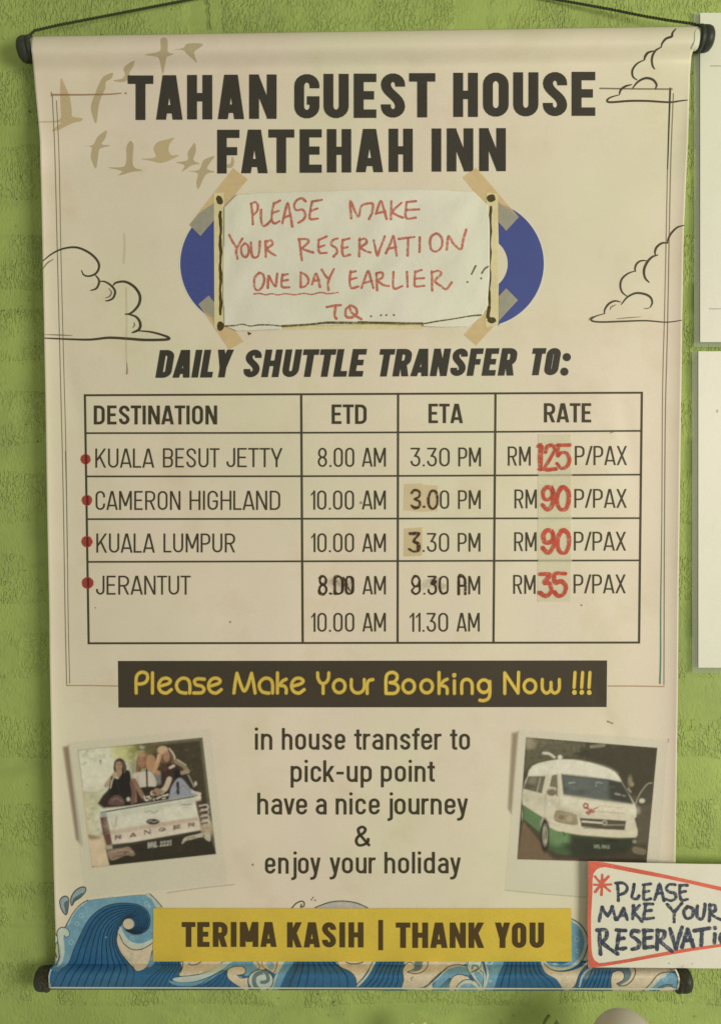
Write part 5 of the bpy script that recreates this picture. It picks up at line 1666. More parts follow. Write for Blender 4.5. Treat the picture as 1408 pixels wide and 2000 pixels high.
    for _ in range(60):
        x = random.uniform(460, 1120); y = random.uniform(950, 1120)
        if y > 1000 - (x - 460) * .13: E(x, y, random.uniform(8, 30), random.uniform(3, 7), random.choice([(30, 26, 20), (66, 58, 44), (52, 46, 36)]), .4, 3)
    for x, y in ((482, 378), (505, 374), (660, 350), (682, 346), (858, 300), (878, 298)): E(x, y, 5, 3.5, (84, 56, 42), .7, 2)
    for x, y in ((494, 408), (672, 376), (868, 330)): L([(x - 8, y), (x + 8, y - 1)], 4, (150, 78, 66), .7)
    for a, b_ in (((470, 350), (468, 440)), ((526, 352), (540, 440)), ((640, 330), (640, 440)), ((720, 300), (735, 380)), ((826, 280), (812, 360)), ((905, 290), (912, 380)), ((700, 300), (730, 420))):
        L([a, ((a[0] + b_[0]) / 2 + 6, (a[1] + b_[1]) / 2), b_], 4, (186, 148, 104), .45)
    L([(470, 500), (500, 600), (490, 680)], 5, (62, 56, 54), .6); L([(640, 470), (655, 540)], 5, (150, 138, 122), .7); L([(930, 600), (1000, 540), (1060, 600)], 5, (92, 98, 108), .7); L([(905, 610), (950, 560)], 5, (170, 174, 178), .6)
    P([(400, 762), (1090, 640), (1096, 676), (404, 800)], (172, 172, 152), .5, 8, 0); P([(430, 800), (700, 760), (700, 850), (440, 890)], (206, 202, 178), .5, 24)
    # badge, script and lettering on the tailgate
    E(760, 824, 52, 23, (58, 52, 42), 1, 1.4); L([(725, 826), (745, 816), (765, 828), (795, 818)], 5, (186, 180, 156), .9); L([(700, 752), (740, 742), (760, 752), (803, 738)], 9, (136, 134, 118), .8); L([(720, 765), (790, 755)], 5, (150, 148, 130), .7)
    L([(985, 690), (1020, 692), (1062, 684)], 8, (110, 106, 94), .85); L([(988, 716), (1048, 710)], 4, (150, 140, 124), .6)
    L([(435, 830), (455, 870), (475, 790), (462, 850)], 8, (170, 150, 130), .8); L([(480, 780), (472, 860)], 7, (176, 150, 130), .8)
    for ch, x, y in zip('RANGER', (490, 605, 718, 832, 948, 1065), (948, 930, 908, 888, 868, 850)):
        for g in glyph(ch, 54, 32 / .8, 11):
            if g[0] == 's':
                L([(x - 27 + q[0], y + 14 - q[1] * .8 - (q[0] - 27) * .17) for q in g[1] + ([g[1][0]] if g[2] else [])], 7.5, (56, 46, 36), .92)
            elif g[0] == 'q':
                P([(x - 27 + q[0], y + 14 - q[1] * .8 - (q[0] - 27) * .17) for q in g[1]], (56, 46, 36), .92, 1.2, 0)
    x0 = 722
    for ch in 'BNL 2221':
        W = WID[ch] * 48 if ch != ' ' else 10
        for g in glyph(ch, W if W else 8, 40, 6) if ch != ' ' else []:
            pts = g[1] if g[0] != 'd' else [g[1]]
            if g[0] == 'q': pts = [((g[1][0][0] + g[1][1][0]) / 2, g[1][0][1]), ((g[1][2][0] + g[1][3][0]) / 2, g[1][2][1])]
            L([(x0 + q[0], 1030 - q[1] - (x0 + q[0] - 722) * .12) for q in pts], 5.6, (196, 192, 172), .9)
        x0 += W + 5
    for a, b_, c, w in ((frame[0], frame[1], (96, 76, 48), 5), (frame[0], (212, 560), (110, 84, 56), 4), (frame[3], (420, 1170), (150, 110, 66), 4), (frame[1], frame[2], (70, 56, 40), 3)):
        L([a, b_], w, c, .8)
    E(290, 1182, 9, 9, (110, 84, 56), .8); E(1280, 1076, 6, 6, (110, 104, 74), .5)
    
    # keep paint inside the picture
    fr = Z(ZA, *frame); quad_noise(fr); cv.tone(fr, .78, .004); cv.blur(1); cv.keep_inside(saved, fr)


def paint_b():
    P = lambda pts, c, a=1, s=2.0, sm=3: cv.poly(smooth(Z(ZB, *pts), sm, True) if sm else Z(ZB, *pts), o4(c), a, s)
    L = lambda pts, w, c, a=1: cv.line(smooth(Z(ZB, *pts), 5), w / 4.02, o4(c), a, 1.6)
    E = lambda x, y, rx, ry, c, a=1, s=2.5: cv.ell(980 + x / 4.0229, 1400 + y / 4.0229, rx / 4.02, ry / 4.02, o4(c), a, s)
    P([(82, 130), (128, 120), (75, 760), (50, 720)], (150, 134, 104), .7, 7, 0)
    P([(130, 100), (1310, 182), (1215, 1462), (25, 1362)], (232, 214, 182), .45, 3.5, 0)
    frame = [(188, 160), (1220, 243), (1135, 1150), (118, 1120)]
    L([(25, 1362), (330, 1392), (660, 1418)], 4, (156, 146, 116), .6); L([(1306, 175), (1304, 200)], 5, (130, 120, 96), .8); saved = (cv.rgb.copy(), cv.a.copy())
    P(frame, (74, 68, 48), 1, 1.2, 0)
    P([(188, 160), (640, 196), (600, 300), (440, 330), (240, 380), (176, 420)], (96, 90, 66), 1, 10, 0); E(220, 200, 40, 50, (168, 156, 122), .9, 12); E(290, 190, 60, 16, (120, 104, 72), .8, 8)
    for _ in range(120):
        x = random.uniform(195, 900); y = random.uniform(190, 330)
        E(x, y, random.uniform(5, 16), random.uniform(4, 10), random.choice([(60, 56, 40), (124, 118, 88), (88, 84, 60), (108, 96, 66)]), .5, 3)
    P([(560, 290), (860, 225), (1215, 255), (1160, 620), (1040, 640), (900, 430), (700, 340)], (66, 60, 44), .9, 8, 0); L([(700, 235), (800, 225)], 26, (150, 142, 110), .6); L([(560, 295), (880, 222)], 5, (50, 46, 34), .8)
    P([(165, 820), (320, 1010), (345, 1060), (400, 1110), (1136, 1145), (1135, 1152), (118, 1120)], (116, 92, 66), 1, 4, 0); P([(340, 1050), (700, 1070), (1136, 1000), (1135, 1150), (420, 1128)], (74, 62, 46), .9, 12, 0)
    P([(1000, 620), (1180, 640), (1150, 1000), (1050, 1000), (1050, 760)], (92, 82, 62), .9, 8, 0); L([(1045, 690), (1085, 600), (1140, 530), (1175, 520)], 9, (156, 146, 116)); P([(1065, 680), (1100, 590), (1180, 540), (1172, 680)], (74, 70, 54), .9, 4)
    E(1098, 660, 22, 18, (196, 188, 160)); E(1005, 505, 16, 40, (140, 128, 98), .9, 5); E(1020, 530, 16, 18, (150, 130, 96)); L([(990, 565), (1010, 590)], 12, (176, 160, 130), .8)
    # van
    P([(166, 560), (205, 455), (240, 385), (340, 352), (450, 335), (560, 338), (680, 358), (790, 390), (880, 430), (930, 495), (985, 590), (1035, 675), (1055, 730), (1052, 790), (1040, 800), (1062, 890), (1050, 950), (940, 950), (620, 925), (440, 880), (390, 850), (330, 800), (300, 880), (165, 720)], (200, 190, 160), 1, 2, 2)
    P([(205, 455), (240, 388), (340, 354), (450, 337), (560, 340), (690, 362), (800, 396), (885, 436), (935, 505), (840, 492), (640, 462), (460, 445), (300, 455)], (208, 202, 178), 1, 3, 2)
    P([(205, 468), (342, 466), (312, 602), (168, 566)], (104, 98, 76), 1, 1.6, 0); L([(300, 480), (275, 590)], 8, (170, 160, 130)); P([(225, 480), (270, 478), (245, 560), (200, 540)], (130, 124, 100), .6, 4); E(215, 545, 40, 20, (76, 70, 54), .8, 6)
    P([(392, 462), (432, 452), (438, 560), (372, 548)], (112, 106, 84), 1, 1.6, 0); L([(365, 450), (320, 610)], 6, (186, 178, 150))
    P([(465, 452), (640, 470), (835, 492), (938, 515), (985, 590), (1030, 686), (800, 660), (482, 612)], (74, 76, 66), 1, 1.8, 0); P([(470, 460), (835, 500), (830, 650), (490, 605)], (98, 106, 98), .7, 8, 0); P([(840, 500), (935, 520), (1020, 680), (860, 660)], (56, 54, 44), .7, 6, 0)
    L([(525, 520), (572, 516)], 9, (164, 166, 150), .8); L([(735, 545), (745, 515), (785, 522)], 7, (160, 162, 150), .8); L([(890, 605), (925, 612)], 14, (150, 146, 124), .9); L([(945, 618), (965, 622)], 12, (140, 138, 118), .8); L([(480, 618), (800, 668), (1030, 692)], 5, (150, 142, 114)); E(505, 570, 22, 26, (74, 76, 66), .5, 6); E(610, 590, 60, 18, (72, 74, 64), .6, 6)
    E(388, 588, 46, 36, (176, 168, 140)); E(390, 595, 38, 26, (118, 102, 80)); L([(430, 560), (432, 625)], 10, (96, 88, 68))
    P([(425, 738), (500, 742), (590, 778), (588, 846), (500, 838), (416, 815)], (148, 134, 98)); E(465, 790, 22, 20, (116, 102, 74), .8); E(530, 800, 28, 22, (172, 158, 120), .8); L([(425, 738), (590, 778), (588, 846), (416, 815), (425, 738)], 5, (110, 92, 58), .8)
    L([(595, 785), (612, 850)], 12, (214, 204, 174)); P([(610, 795), (800, 805), (980, 818), (965, 888), (800, 880), (622, 862)], (84, 74, 56), 1, 1.6, 0); L([(628, 822), (780, 834)], 13, (206, 198, 168)); L([(820, 850), (960, 850)], 8, (150, 140, 114)); L([(980, 820), (968, 880)], 9, (206, 198, 168)); E(805, 832, 20, 22, (176, 168, 140)); E(805, 832, 11, 12, (96, 84, 64)); L([(640, 872), (960, 888)], 7, (60, 52, 40), .8)
    P([(166, 690), (240, 740), (320, 790), (308, 830), (298, 908), (165, 800)], (88, 122, 74), 1, 2, 0); P([(366, 850), (440, 890), (620, 925), (940, 950), (1055, 945), (1030, 1000), (960, 1050), (600, 1088), (440, 1080), (368, 1040)], (66, 92, 54), 1, 3, 0); P([(366, 855), (520, 910), (520, 990), (430, 1010), (372, 980)], (102, 138, 84), .85, 12); P([(560, 960), (1040, 985), (960, 1060), (560, 1090)], (52, 52, 36), .9, 16, 0); P([(480, 1000), (700, 985), (1010, 1000), (960, 1060), (560, 1095)], (50, 50, 36), .85, 14, 0)
    P([(470, 625), (1010, 700), (1040, 760), (780, 740), (480, 690)], (214, 206, 178), .6, 14); P([(440, 700), (600, 760), (600, 790), (440, 735)], (168, 158, 130), .5, 8); P([(200, 600), (440, 650), (420, 700), (170, 640)], (176, 166, 136), .5, 10)
    P([(560, 345), (800, 395), (900, 450), (820, 430), (600, 380)], (224, 218, 194), .6, 12); L([(460, 446), (640, 464), (840, 492), (938, 512)], 4, (120, 112, 90), .7); L([(440, 455), (450, 620), (440, 700)], 5, (150, 140, 114), .6); L([(340, 610), (336, 780)], 4, (140, 130, 104), .6)
    for q in range(30):
        x = random.uniform(500, 1000); y = random.uniform(500, 640); E(x, y, random.uniform(6, 22), random.uniform(3, 8), random.choice([(60, 62, 52), (104, 108, 96), (84, 86, 74)]), .35, 4) if y < 480 + (x - 480) * .33 + 120 and y > 470 + (x - 480) * .09 and x < 930 else None
    P([(540, 935), (760, 950), (1050, 955), (1020, 1010), (950, 1055), (620, 1090), (560, 1080)], (50, 54, 38), .92, 10, 0); P([(366, 830), (440, 862), (620, 880), (900, 900), (1062, 886), (1052, 948), (900, 950), (620, 930), (440, 900), (372, 868)], (202, 192, 158), 1, 3, 0); L([(440, 905), (620, 934), (900, 954), (1040, 952)], 4, (90, 86, 60), .8); L([(480, 905), (490, 930)], 12, (70, 66, 48), .7)
    E(335, 932, 34, 132, (46, 42, 32)); E(338, 930, 22, 84, (150, 142, 118)); E(338, 930, 11, 38, (90, 82, 62)); L([(328, 870), (345, 990)], 5, (200, 192, 166), .8); E(158, 770, 14, 66, (70, 62, 48)); E(158, 770, 6, 36, (160, 150, 122)); L([(300, 850), (315, 800), (345, 795), (362, 850)], 7, (150, 142, 114), .8)
    for q, w in (([(640, 700), (650, 682), (672, 690), (668, 712), (645, 712)], 15), ([(650, 715), (680, 725), (690, 745), (662, 750), (680, 765)], 14), ([(690, 760), (715, 730), (750, 712)], 9), ([(700, 725), (712, 750), (728, 742)], 11)): L(q, w, (162, 66, 52), .95)
    for x in range(755, 950, 26): L([(x, 700 + (x - 755) * .07 + random.uniform(-6, 6)), (x + 12, 700 + (x - 755) * .07 + random.uniform(-6, 6))], 8, (206, 148, 118), .8)
    for x in range(750, 960, 17): L([(x, 742 + (x - 750) * .08), (x + 9, 745 + (x - 750) * .08)], 9, (176, 152, 118), .8)
    E(372, 690, 22, 26, (186, 186, 160), 1); E(372, 690, 14, 18, (204, 200, 176)); E(194, 655, 14, 14, (170, 166, 140), .8); L([(340, 605), (342, 650)], 9, (150, 140, 112), .7)
    L([(325, 285), (370, 290), (410, 318)], 20, (196, 190, 164)); E(455, 318, 18, 18, (206, 200, 176)); E(1040, 980, 16, 14, (150, 140, 110), .9); P([(1035, 1020), (1128, 1045), (1110, 1085), (1030, 1065)], (128, 116, 86), .8, 3); P([(805, 960), (905, 970), (900, 985), (805, 978)], (40, 38, 28), .8)
    x0 = 722
    for ch in 'WYL 5602':
        W = {' ': 8, 'W': 22}.get(ch, 16)
        if ch == 'W': L([(x0, 1005), (x0 + 5, 1030), (x0 + 11, 1010), (x0 + 16, 1030), (x0 + 21, 1005)], 4.5, (150, 158, 128), .9)
        elif ch != ' ':
            for g in glyph(ch, W - 4, 26, 4):
                pts = g[1]
                if g[0] == 'q': pts = [((g[1][0][0] + g[1][1][0]) / 2, g[1][0][1]), ((g[1][2][0] + g[1][3][0]) / 2, g[1][2][1])]
                L([(x0 + q[0], 1032 - q[1] + (x0 - 722) * .03) for q in pts], 4.4, (150, 158, 128), .9)
        x0 += W
    for a, b_, c, w in ((frame[0], frame[1], (70, 60, 42), 5), (frame[0], frame[3], (104, 78, 54), 5), (frame[3], frame[2], (60, 50, 36), 4)): L([a, b_], w, c, .8)
    fr = Z(ZB, *frame); quad_noise(fr); cv.tone(fr, .80, .004); cv.blur(1); cv.keep_inside(saved, fr)


snapshot('printed_snapshot_of_truck', (116, 1412, 462, 1768), paint_a, 0.00026)
snapshot('printed_snapshot_of_van', (982, 1418, 1312, 1768), paint_b, 0.00026)

# ------------------------------------------------------------------ handwritten note on the banner
NOTE_POLY = [(438, 404), (462, 380), (520, 376), (620, 374), (700, 371), (800, 371), (880, 372), (925, 374), (952, 401), (956, 440), (956, 540), (951, 600), (940, 618), (912, 638), (870, 639), (827, 637), (826, 631), (700, 633), (600, 636), (552, 637), (551, 642), (500, 645), (462, 646), (438, 636), (436, 560), (437, 480)]


def note_y(x, y):
    x = np.asarray(x, float); y = np.asarray(y, float)
    e = np.minimum(np.minimum(x - 432, 960 - x), np.minimum(y - 368, 650 - y))
    base = 0.0011 + 0.0011 * np.clip((x - 440) * (955 - x) / 66000.0, 0, 1)
    w = 0.00045 * np.sin(x / 23.0 + y / 61.0) * np.sin(y / 33.0 + 1.2) + 0.00035 * np.sin(x / 47.0 - y / 29.0) + 0.0003 * np.sin(x / 13.0 + y / 17.0) * np.sin(x / 90.0)
    top = 0.0035 * np.exp(-np.clip(y - 371, 0, None) / 14.0) * np.clip((x - 480) / 120, 0, 1) * np.clip((905 - x) / 120, 0, 1)
    return sheet_y(x, y) - (base + w * np.clip(e / 25.0, 0, 1) + top)


def note_s(x, y, off=0.0):
    return at_depth(x, y, note_y(x, y) - off)


note = thing('handwritten_note', tuple(float(q) for q in note_s(700, 505)), 'white paper note in faded red marker, asking for reservation one day earlier', 'note')
M_NOTE = paper_mat('white_note_paper', ob((214, 209, 186)), 0.42, False, 0.05, stain=(0.95, 0.95, 0.90), crumple=0.05)
# fine grid cut to the outline so that the creases are real
gxn = np.arange(434, 959, 3.0); gyn = np.arange(369, 648, 3.0)
bm = bmesh.new()
f0 = bm.faces.new([bm.verts.new((x, y, 0)) for x, y in NOTE_POLY])
bm.normal_update()
for gq in gyn: bmesh.ops.bisect_plane(bm, geom=bm.verts[:] + bm.edges[:] + bm.faces[:], plane_co=(0, gq, 0), plane_no=(0, 1, 0), dist=1e-4)
for gq in gxn: bmesh.ops.bisect_plane(bm, geom=bm.verts[:] + bm.edges[:] + bm.faces[:], plane_co=(gq, 0, 0), plane_no=(1, 0, 0), dist=1e-4)
ax_ = np.array([v.co.x for v in bm.verts]); ay_ = np.array([v.co.y for v in bm.verts]); Q = note_s(ax_, ay_)
for v, a, b_, c in zip(bm.verts, *Q): v.co = (a, b_, c)
bm.normal_update()
for f in bm.faces:
    if f.normal.y > 0: f.normal_flip()
bmesh.ops.triangulate(bm, faces=[f for f in bm.faces if len(f.verts) > 4])
me = bpy.data.meshes.new('paper'); bm.to_mesh(me); bm.free()
po = link('paper', me, M_NOTE, note, smooth=True)
md = po.modifiers.new('thickness', 'SOLIDIFY'); md.thickness = 0.00018; md.offset = -1
N1 = (340, 320, 3.352); N2 = (700, 320, 3.352)
hw = lambda o, st, w=4.6, nm='marker_writing', mt=None, **k: hand(o, st, w, nm, mt or K_CRAYON, note, surf=note_s, base=0.00022, **k)
hw(N1, [[(505, 258), (513, 320), (517, 395)], [(505, 262), (532, 250), (550, 272), (545, 308), (520, 335)], [(572, 300), (570, 360), (583, 405), (610, 397), (638, 365)],
        [(655, 255), (642, 320), (642, 372), (662, 390), (692, 375)], [(655, 262), (695, 240)], [(645, 322), (686, 308)], [(710, 390), (726, 320), (745, 258), (760, 320), (775, 410)], [(722, 352), (765, 335)],
        [(862, 245), (838, 226), (805, 238), (787, 272), (800, 302), (842, 300), (860, 330), (850, 362), (815, 386)], [(905, 247), (892, 310), (892, 360), (943, 358)], [(905, 247), (968, 235)], [(895, 308), (940, 292)],
        [(1160, 357), (1156, 248), (1188, 318), (1210, 345), (1224, 282), (1255, 262), (1300, 262), (1298, 315), (1276, 362)]])
hw(N2, [[(115, 328), (145, 245), (165, 290), (185, 360)], [(125, 322), (176, 312)], [(216, 243), (213, 362)], [(282, 255), (225, 310), (250, 335), (290, 352)], [(315, 250), (312, 352), (376, 352)], [(315, 250), (376, 244)], [(318, 302), (398, 298)]])
hw(N1, [[(362, 465), (385, 510), (408, 545)], [(448, 490), (420, 540), (408, 575), (417, 622)], [(465, 520), (442, 545), (445, 590), (470, 610), (490, 580), (485, 535), (465, 520)],
        [(505, 512), (508, 580), (522, 612), (550, 605), (560, 565), (563, 508)], [(600, 505), (602, 610)], [(602, 512), (635, 500), (645, 528), (610, 555), (636, 583), (666, 600)],
        [(820, 492), (828, 560), (838, 632)], [(815, 495), (868, 492), (880, 513), (850, 543), (830, 552), (862, 565), (912, 580)], [(950, 495), (945, 545), (955, 582), (1000, 582)], [(945, 500), (1000, 475)], [(948, 547), (985, 533)],
        [(1072, 488), (1040, 500), (1030, 530), (1060, 550), (1068, 580), (1045, 607)], [(1105, 495), (1100, 550), (1110, 602), (1152, 595)], [(1105, 500), (1150, 488)], [(1103, 552), (1137, 545)],
        [(1216, 488), (1212, 606)], [(1212, 500), (1250, 490), (1260, 518), (1225, 545), (1250, 568), (1286, 580)], [(1308, 500), (1330, 597), (1347, 560), (1380, 475)]])
hw(N2, [[(180, 586), (210, 520), (228, 473), (240, 530), (251, 602)], [(195, 556), (246, 545)], [(326, 488), (322, 600)], [(264, 491), (366, 479)], [(402, 480), (400, 577)], [(510, 455), (478, 475), (468, 520), (480, 565), (515, 572), (545, 540), (548, 495), (530, 465), (508, 455)],
        [(578, 562), (590, 475), (620, 520), (670, 560), (685, 500), (706, 428)]])
hw(N1, [[(560, 713), (530, 745), (527, 800), (545, 828), (575, 810), (592, 762), (582, 722), (555, 713)], [(615, 812), (620, 735), (640, 770), (665, 802), (672, 760), (676, 718)], [(712, 725), (704, 775), (712, 807), (756, 808)], [(712, 728), (746, 722)], [(708, 766), (746, 760)],
        [(830, 710), (830, 806)], [(830, 710), (868, 733), (882, 768), (862, 800), (830, 808)], [(904, 790), (925, 727), (938, 728), (956, 806)], [(914, 766), (950, 760)], [(968, 693), (990, 730), (1013, 753)], [(1047, 688), (1020, 745), (1008, 785), (1012, 826)],
        [(1157, 703), (1150, 765), (1162, 812), (1207, 803)], [(1155, 710), (1190, 703)], [(1155, 757), (1196, 746)], [(1228, 812), (1252, 745), (1272, 703), (1290, 758), (1306, 812)], [(1240, 780), (1298, 765)],
        [(1325, 718), (1330, 828)], [(1325, 716), (1363, 712), (1365, 743), (1335, 765), (1372, 793), (1407, 800)]])
hw(N2, [[(230, 708), (227, 790), (240, 818), (287, 800)], [(318, 708), (322, 806)], [(372, 703), (367, 770), (375, 802), (431, 798)], [(372, 708), (413, 695)], [(370, 752), (430, 748)], [(480, 703), (483, 830)], [(478, 712), (524, 700), (541, 724), (500, 765), (540, 800), (575, 820), (611, 775)]])
hw(N2, [[(767, 668), (740, 722)], [(848, 672), (825, 688), (808, 715)], [(713, 774)], [(803, 750)], [(83, 998)], [(148, 990)], [(183, 990)], [(232, 990)]], 3.4, 'marker_writing', ink_mat('dark_faded_marker', ob((124, 98, 80)), .6, .15, .9))
hw(N1, [[(525, 852), (560, 848), (600, 857), (640, 850), (680, 858), (730, 850), (790, 857), (850, 848), (900, 855), (960, 842), (1010, 850), (1075, 842)]], 2.8, 'wavy_underline')
hw(N1, [[(1000, 938), (1050, 928), (1092, 925)], [(1058, 930), (1052, 990), (1063, 1014)], [(1150, 930), (1125, 955), (1128, 1000), (1165, 1005), (1195, 980), (1190, 945), (1152, 928), (1160, 968), (1190, 995), (1226, 1016)]], 5.0)
K_OLV2 = ink_mat('olive_marker_thin', ob((98, 84, 40)), .6, .25, .9, 700, .2, dry=.1)
hw(N1, [[(335, 1062), (400, 1058), (450, 1050), (500, 1062), (560, 1054), (640, 1056), (700, 1062)]], 2.6, 'ruled_line', K_OLV2)
hw(N1, [[(710, 1062), (780, 1058), (900, 1050), (1000, 1040), (1100, 1040), (1250, 1042), (1408, 1042)]], 4.4, 'ruled_line', K_OLV2)
hw(N2, [[(0, 1036), (150, 1040), (300, 1044), (420, 1044)]], 4.4, 'ruled_line', K_OLV2)
hw(N2, [[(430, 1046), (520, 1030), (620, 1015), (740, 995), (802, 990)]], 2.8, 'ruled_line', K_OLV2)
# clear glossy tape patches holding the note's corners

# ------------------------------------------------------------------ notices on the wall at the right
NOTICE_Y = WALL_Y - 0.0052
M_NOTICE = paper_mat('white_notice_paper', ob((214, 212, 190)), 0.42, False, 0.02, crumple=-0.08)
mfilm, ntf, bf = new_mat('border_film')
bf.inputs['Base Color'].default_value = (*ob((178, 180, 150)), 1); bf.inputs['Alpha'].default_value = 0.26; bf.inputs['Roughness'].default_value = 0.22
M_FAINT = ink_mat('faint_grey_print', ob((178, 176, 152)), .6, .05, .8)


def curved(name, x0, x1, y0, y1, depth, mat, parent, thick=0.0004, nx=30, ny=40, round_=0.0, phase=0.0, amp=0.0009):
    X, Y = np.meshgrid(np.linspace(x0, x1, nx), np.linspace(y0, y1, ny))
    D = depth + amp * np.sin((Y - y0) / 190.0 + phase) + amp * .6 * np.sin(X / 70.0 + Y / 240.0 + phase)
    A, B, C = at_depth(X, Y, D)
    o = link(name, grid_mesh(name, A, B, C), mat, parent)
    m = o.modifiers.new('thickness', 'SOLIDIFY'); m.thickness = thick; m.offset = -1
    o.data.polygons.foreach_set('use_smooth', [False] * len(o.data.polygons))
    return o


def notice(x0, x1, y0, y1, label, marks, phase):
    r = thing('wall_notice', tuple(Xz((x0 + x1) / 2, (y0 + y1) / 2, NOTICE_Y)), label, 'notice')
    curved('border_film', x0 - 12, x1 + 13, y0 - 0, y1 + 10, NOTICE_Y + 0.0005, mfilm, r, 0.00015, phase=phase)  # translucent grey sheet reaching past the paper at the sides and below
    curved('paper', x0, x1, y0, y1, NOTICE_Y, M_NOTICE, r, 0.0002, phase=phase)
    for a, b_, c, w in marks:
        ink = Ink(lambda x, y, z: at_depth(x, y, NOTICE_Y - 0.0004 - z + 0.0009 * np.sin((y - y0) / 190.0 + phase) + 0.00054 * np.sin(x / 70.0 + y / 240.0 + phase)), base=0)
        ink.strip([(a, c), (b_, c)], w); ink.done('printed_line', M_FAINT, r)
    return r


notice(1366.5, 1740, 25, 668, 'tall white notice beside the top of the banner, above another notice', [(1387, 1700, 128.5, 2.2), (1385, 1700, 603, 2.2)], 0.4)
notice(1363, 1740, 686, 1304, 'white notice directly below the taller notice at the right', [(1399, 1402, 803, 6)], 2.0)

# ------------------------------------------------------------------ handwritten sign overlapping the banner's lower right corner
SIGN_Y = -0.0075


def sign_s(x, y, off=0.0):
    x = np.asarray(x, float); y = np.asarray(y, float)
    d = SIGN_Y + 0.0014 * np.clip((x - 1150) / 260, 0, 1.5) + 0.0007 * np.sin(x / 55.0) + 0.0003 * np.sin(y / 40.0 + x / 90)
    return at_depth(x, y, d - off)


sign = thing('handwritten_sign', tuple(float(q) for q in sign_s(1280, 1790)), 'hand lettered white card in navy marker with red border covering the banner corner', 'sign')
Xs, Ys = np.meshgrid(np.linspace(0, 1, 60), np.linspace(0, 1, 36))
PXs = 1148.5 + Xs * (1720 - 1148.5); PYs = (1682.5 + (PXs - 1148) * 0.034 * np.clip(1 - (PXs - 1148) / 700, .4, 1)) * (1 - Ys) + (1889.5 + 2.0 * np.clip((PXs - 1200) / 200, 0, 1)) * Ys
A, B, C = sign_s(PXs, PYs)
so = link('card', grid_mesh('card', A, B, C), paper_mat('sign_card', ob((218, 208, 182)), .5, False, .03, stain=(.95, .93, .88)), sign)
so.data.polygons.foreach_set('use_smooth', [False] * len(so.data.polygons))
md = so.modifiers.new('thickness', 'SOLIDIFY'); md.thickness = 0.0006; md.offset = -1
GZ_ = (1108, 1660, 4.693)
K_REDB = ink_mat('red_marker_border', ob((206, 98, 74)), .55, .12, 1, 600, .14)
ink = Ink(sign_s, base=0.0003, step=0)
ink.poly(Z(GZ_, (190, 107), (320, 112), (560, 160), (800, 207), (1100, 272), (1408, 340), (1800, 425), (1800, 462), (1408, 377), (1100, 305), (900, 263), (560, 200), (400, 168), (345, 158), (300, 162), (262, 182), (238, 215), (229, 260), (226, 400), (215, 600), (214, 750), (218, 900), (228, 975), (250, 1015), (290, 1038), (345, 1034), (560, 1000), (900, 935), (1150, 895), (1408, 862), (1800, 810), (1800, 840), (1408, 888), (1150, 925), (900, 968), (560, 1030), (340, 1066), (198, 1082), (190, 1000), (184, 800), (182, 600), (188, 400)))
ink.done('red_border', K_REDB, sign)
sg = lambda st, w=5.6, nm='marker_lettering', mt=None: hand(GZ_, st, w, nm, mt or K_NAVY, sign, surf=sign_s, base=0.00036)
sg([[(318, 228), (316, 320), (311, 412)], [(252, 245), (310, 310), (388, 378)], [(377, 243), (315, 310), (254, 386)], [(246, 320), (320, 322), (398, 317)]], 4.8, 'red_asterisk', K_REDB)
sg([[(458, 312), (462, 380), (466, 465)], [(442, 306), (508, 304), (546, 338), (532, 388), (478, 412)], [(610, 315), (600, 380), (590, 436), (635, 450), (656, 420)], [(705, 320), (698, 390), (702, 458), (762, 448)], [(692, 321), (762, 312)], [(698, 386), (746, 378)],
    [(796, 460), (820, 390), (843, 315), (865, 385), (884, 465)], [(815, 402), (870, 394)], [(985, 320), (932, 318), (905, 352), (930, 386), (980, 398), (992, 438), (950, 466), (904, 452)], [(1030, 330), (1028, 400), (1044, 460), (1100, 452)], [(1022, 325), (1096, 325)], [(1030, 388), (1082, 380)]], 5.8)
sg([[(290, 655), (302, 590), (318, 525)], [(318, 525), (340, 570), (368, 608)], [(368, 608), (392, 565), (410, 520)], [(410, 520), (425, 580), (442, 640)], [(455, 638), (485, 590), (514, 536)], [(514, 536), (532, 590), (548, 640)], [(480, 606), (538, 598)],
    [(604, 510), (600, 570), (596, 632)], [(660, 508), (628, 545), (605, 572)], [(605, 572), (645, 612), (682, 655)], [(718, 500), (706, 570), (704, 630), (788, 624)], [(704, 496), (782, 497)], [(710, 562), (768, 555)],
    [(912, 498), (945, 535), (972, 568)], [(1047, 490), (1010, 535), (980, 575), (976, 662)], [(1100, 518), (1066, 568), (1088, 628), (1140, 612), (1150, 545), (1100, 518)], [(1190, 513), (1185, 600), (1214, 636), (1240, 622), (1254, 560), (1260, 498)],
    [(1305, 500), (1302, 575), (1299, 652)], [(1300, 506), (1350, 510), (1352, 555), (1312, 582), (1360, 620), (1420, 645)]], 6.2)
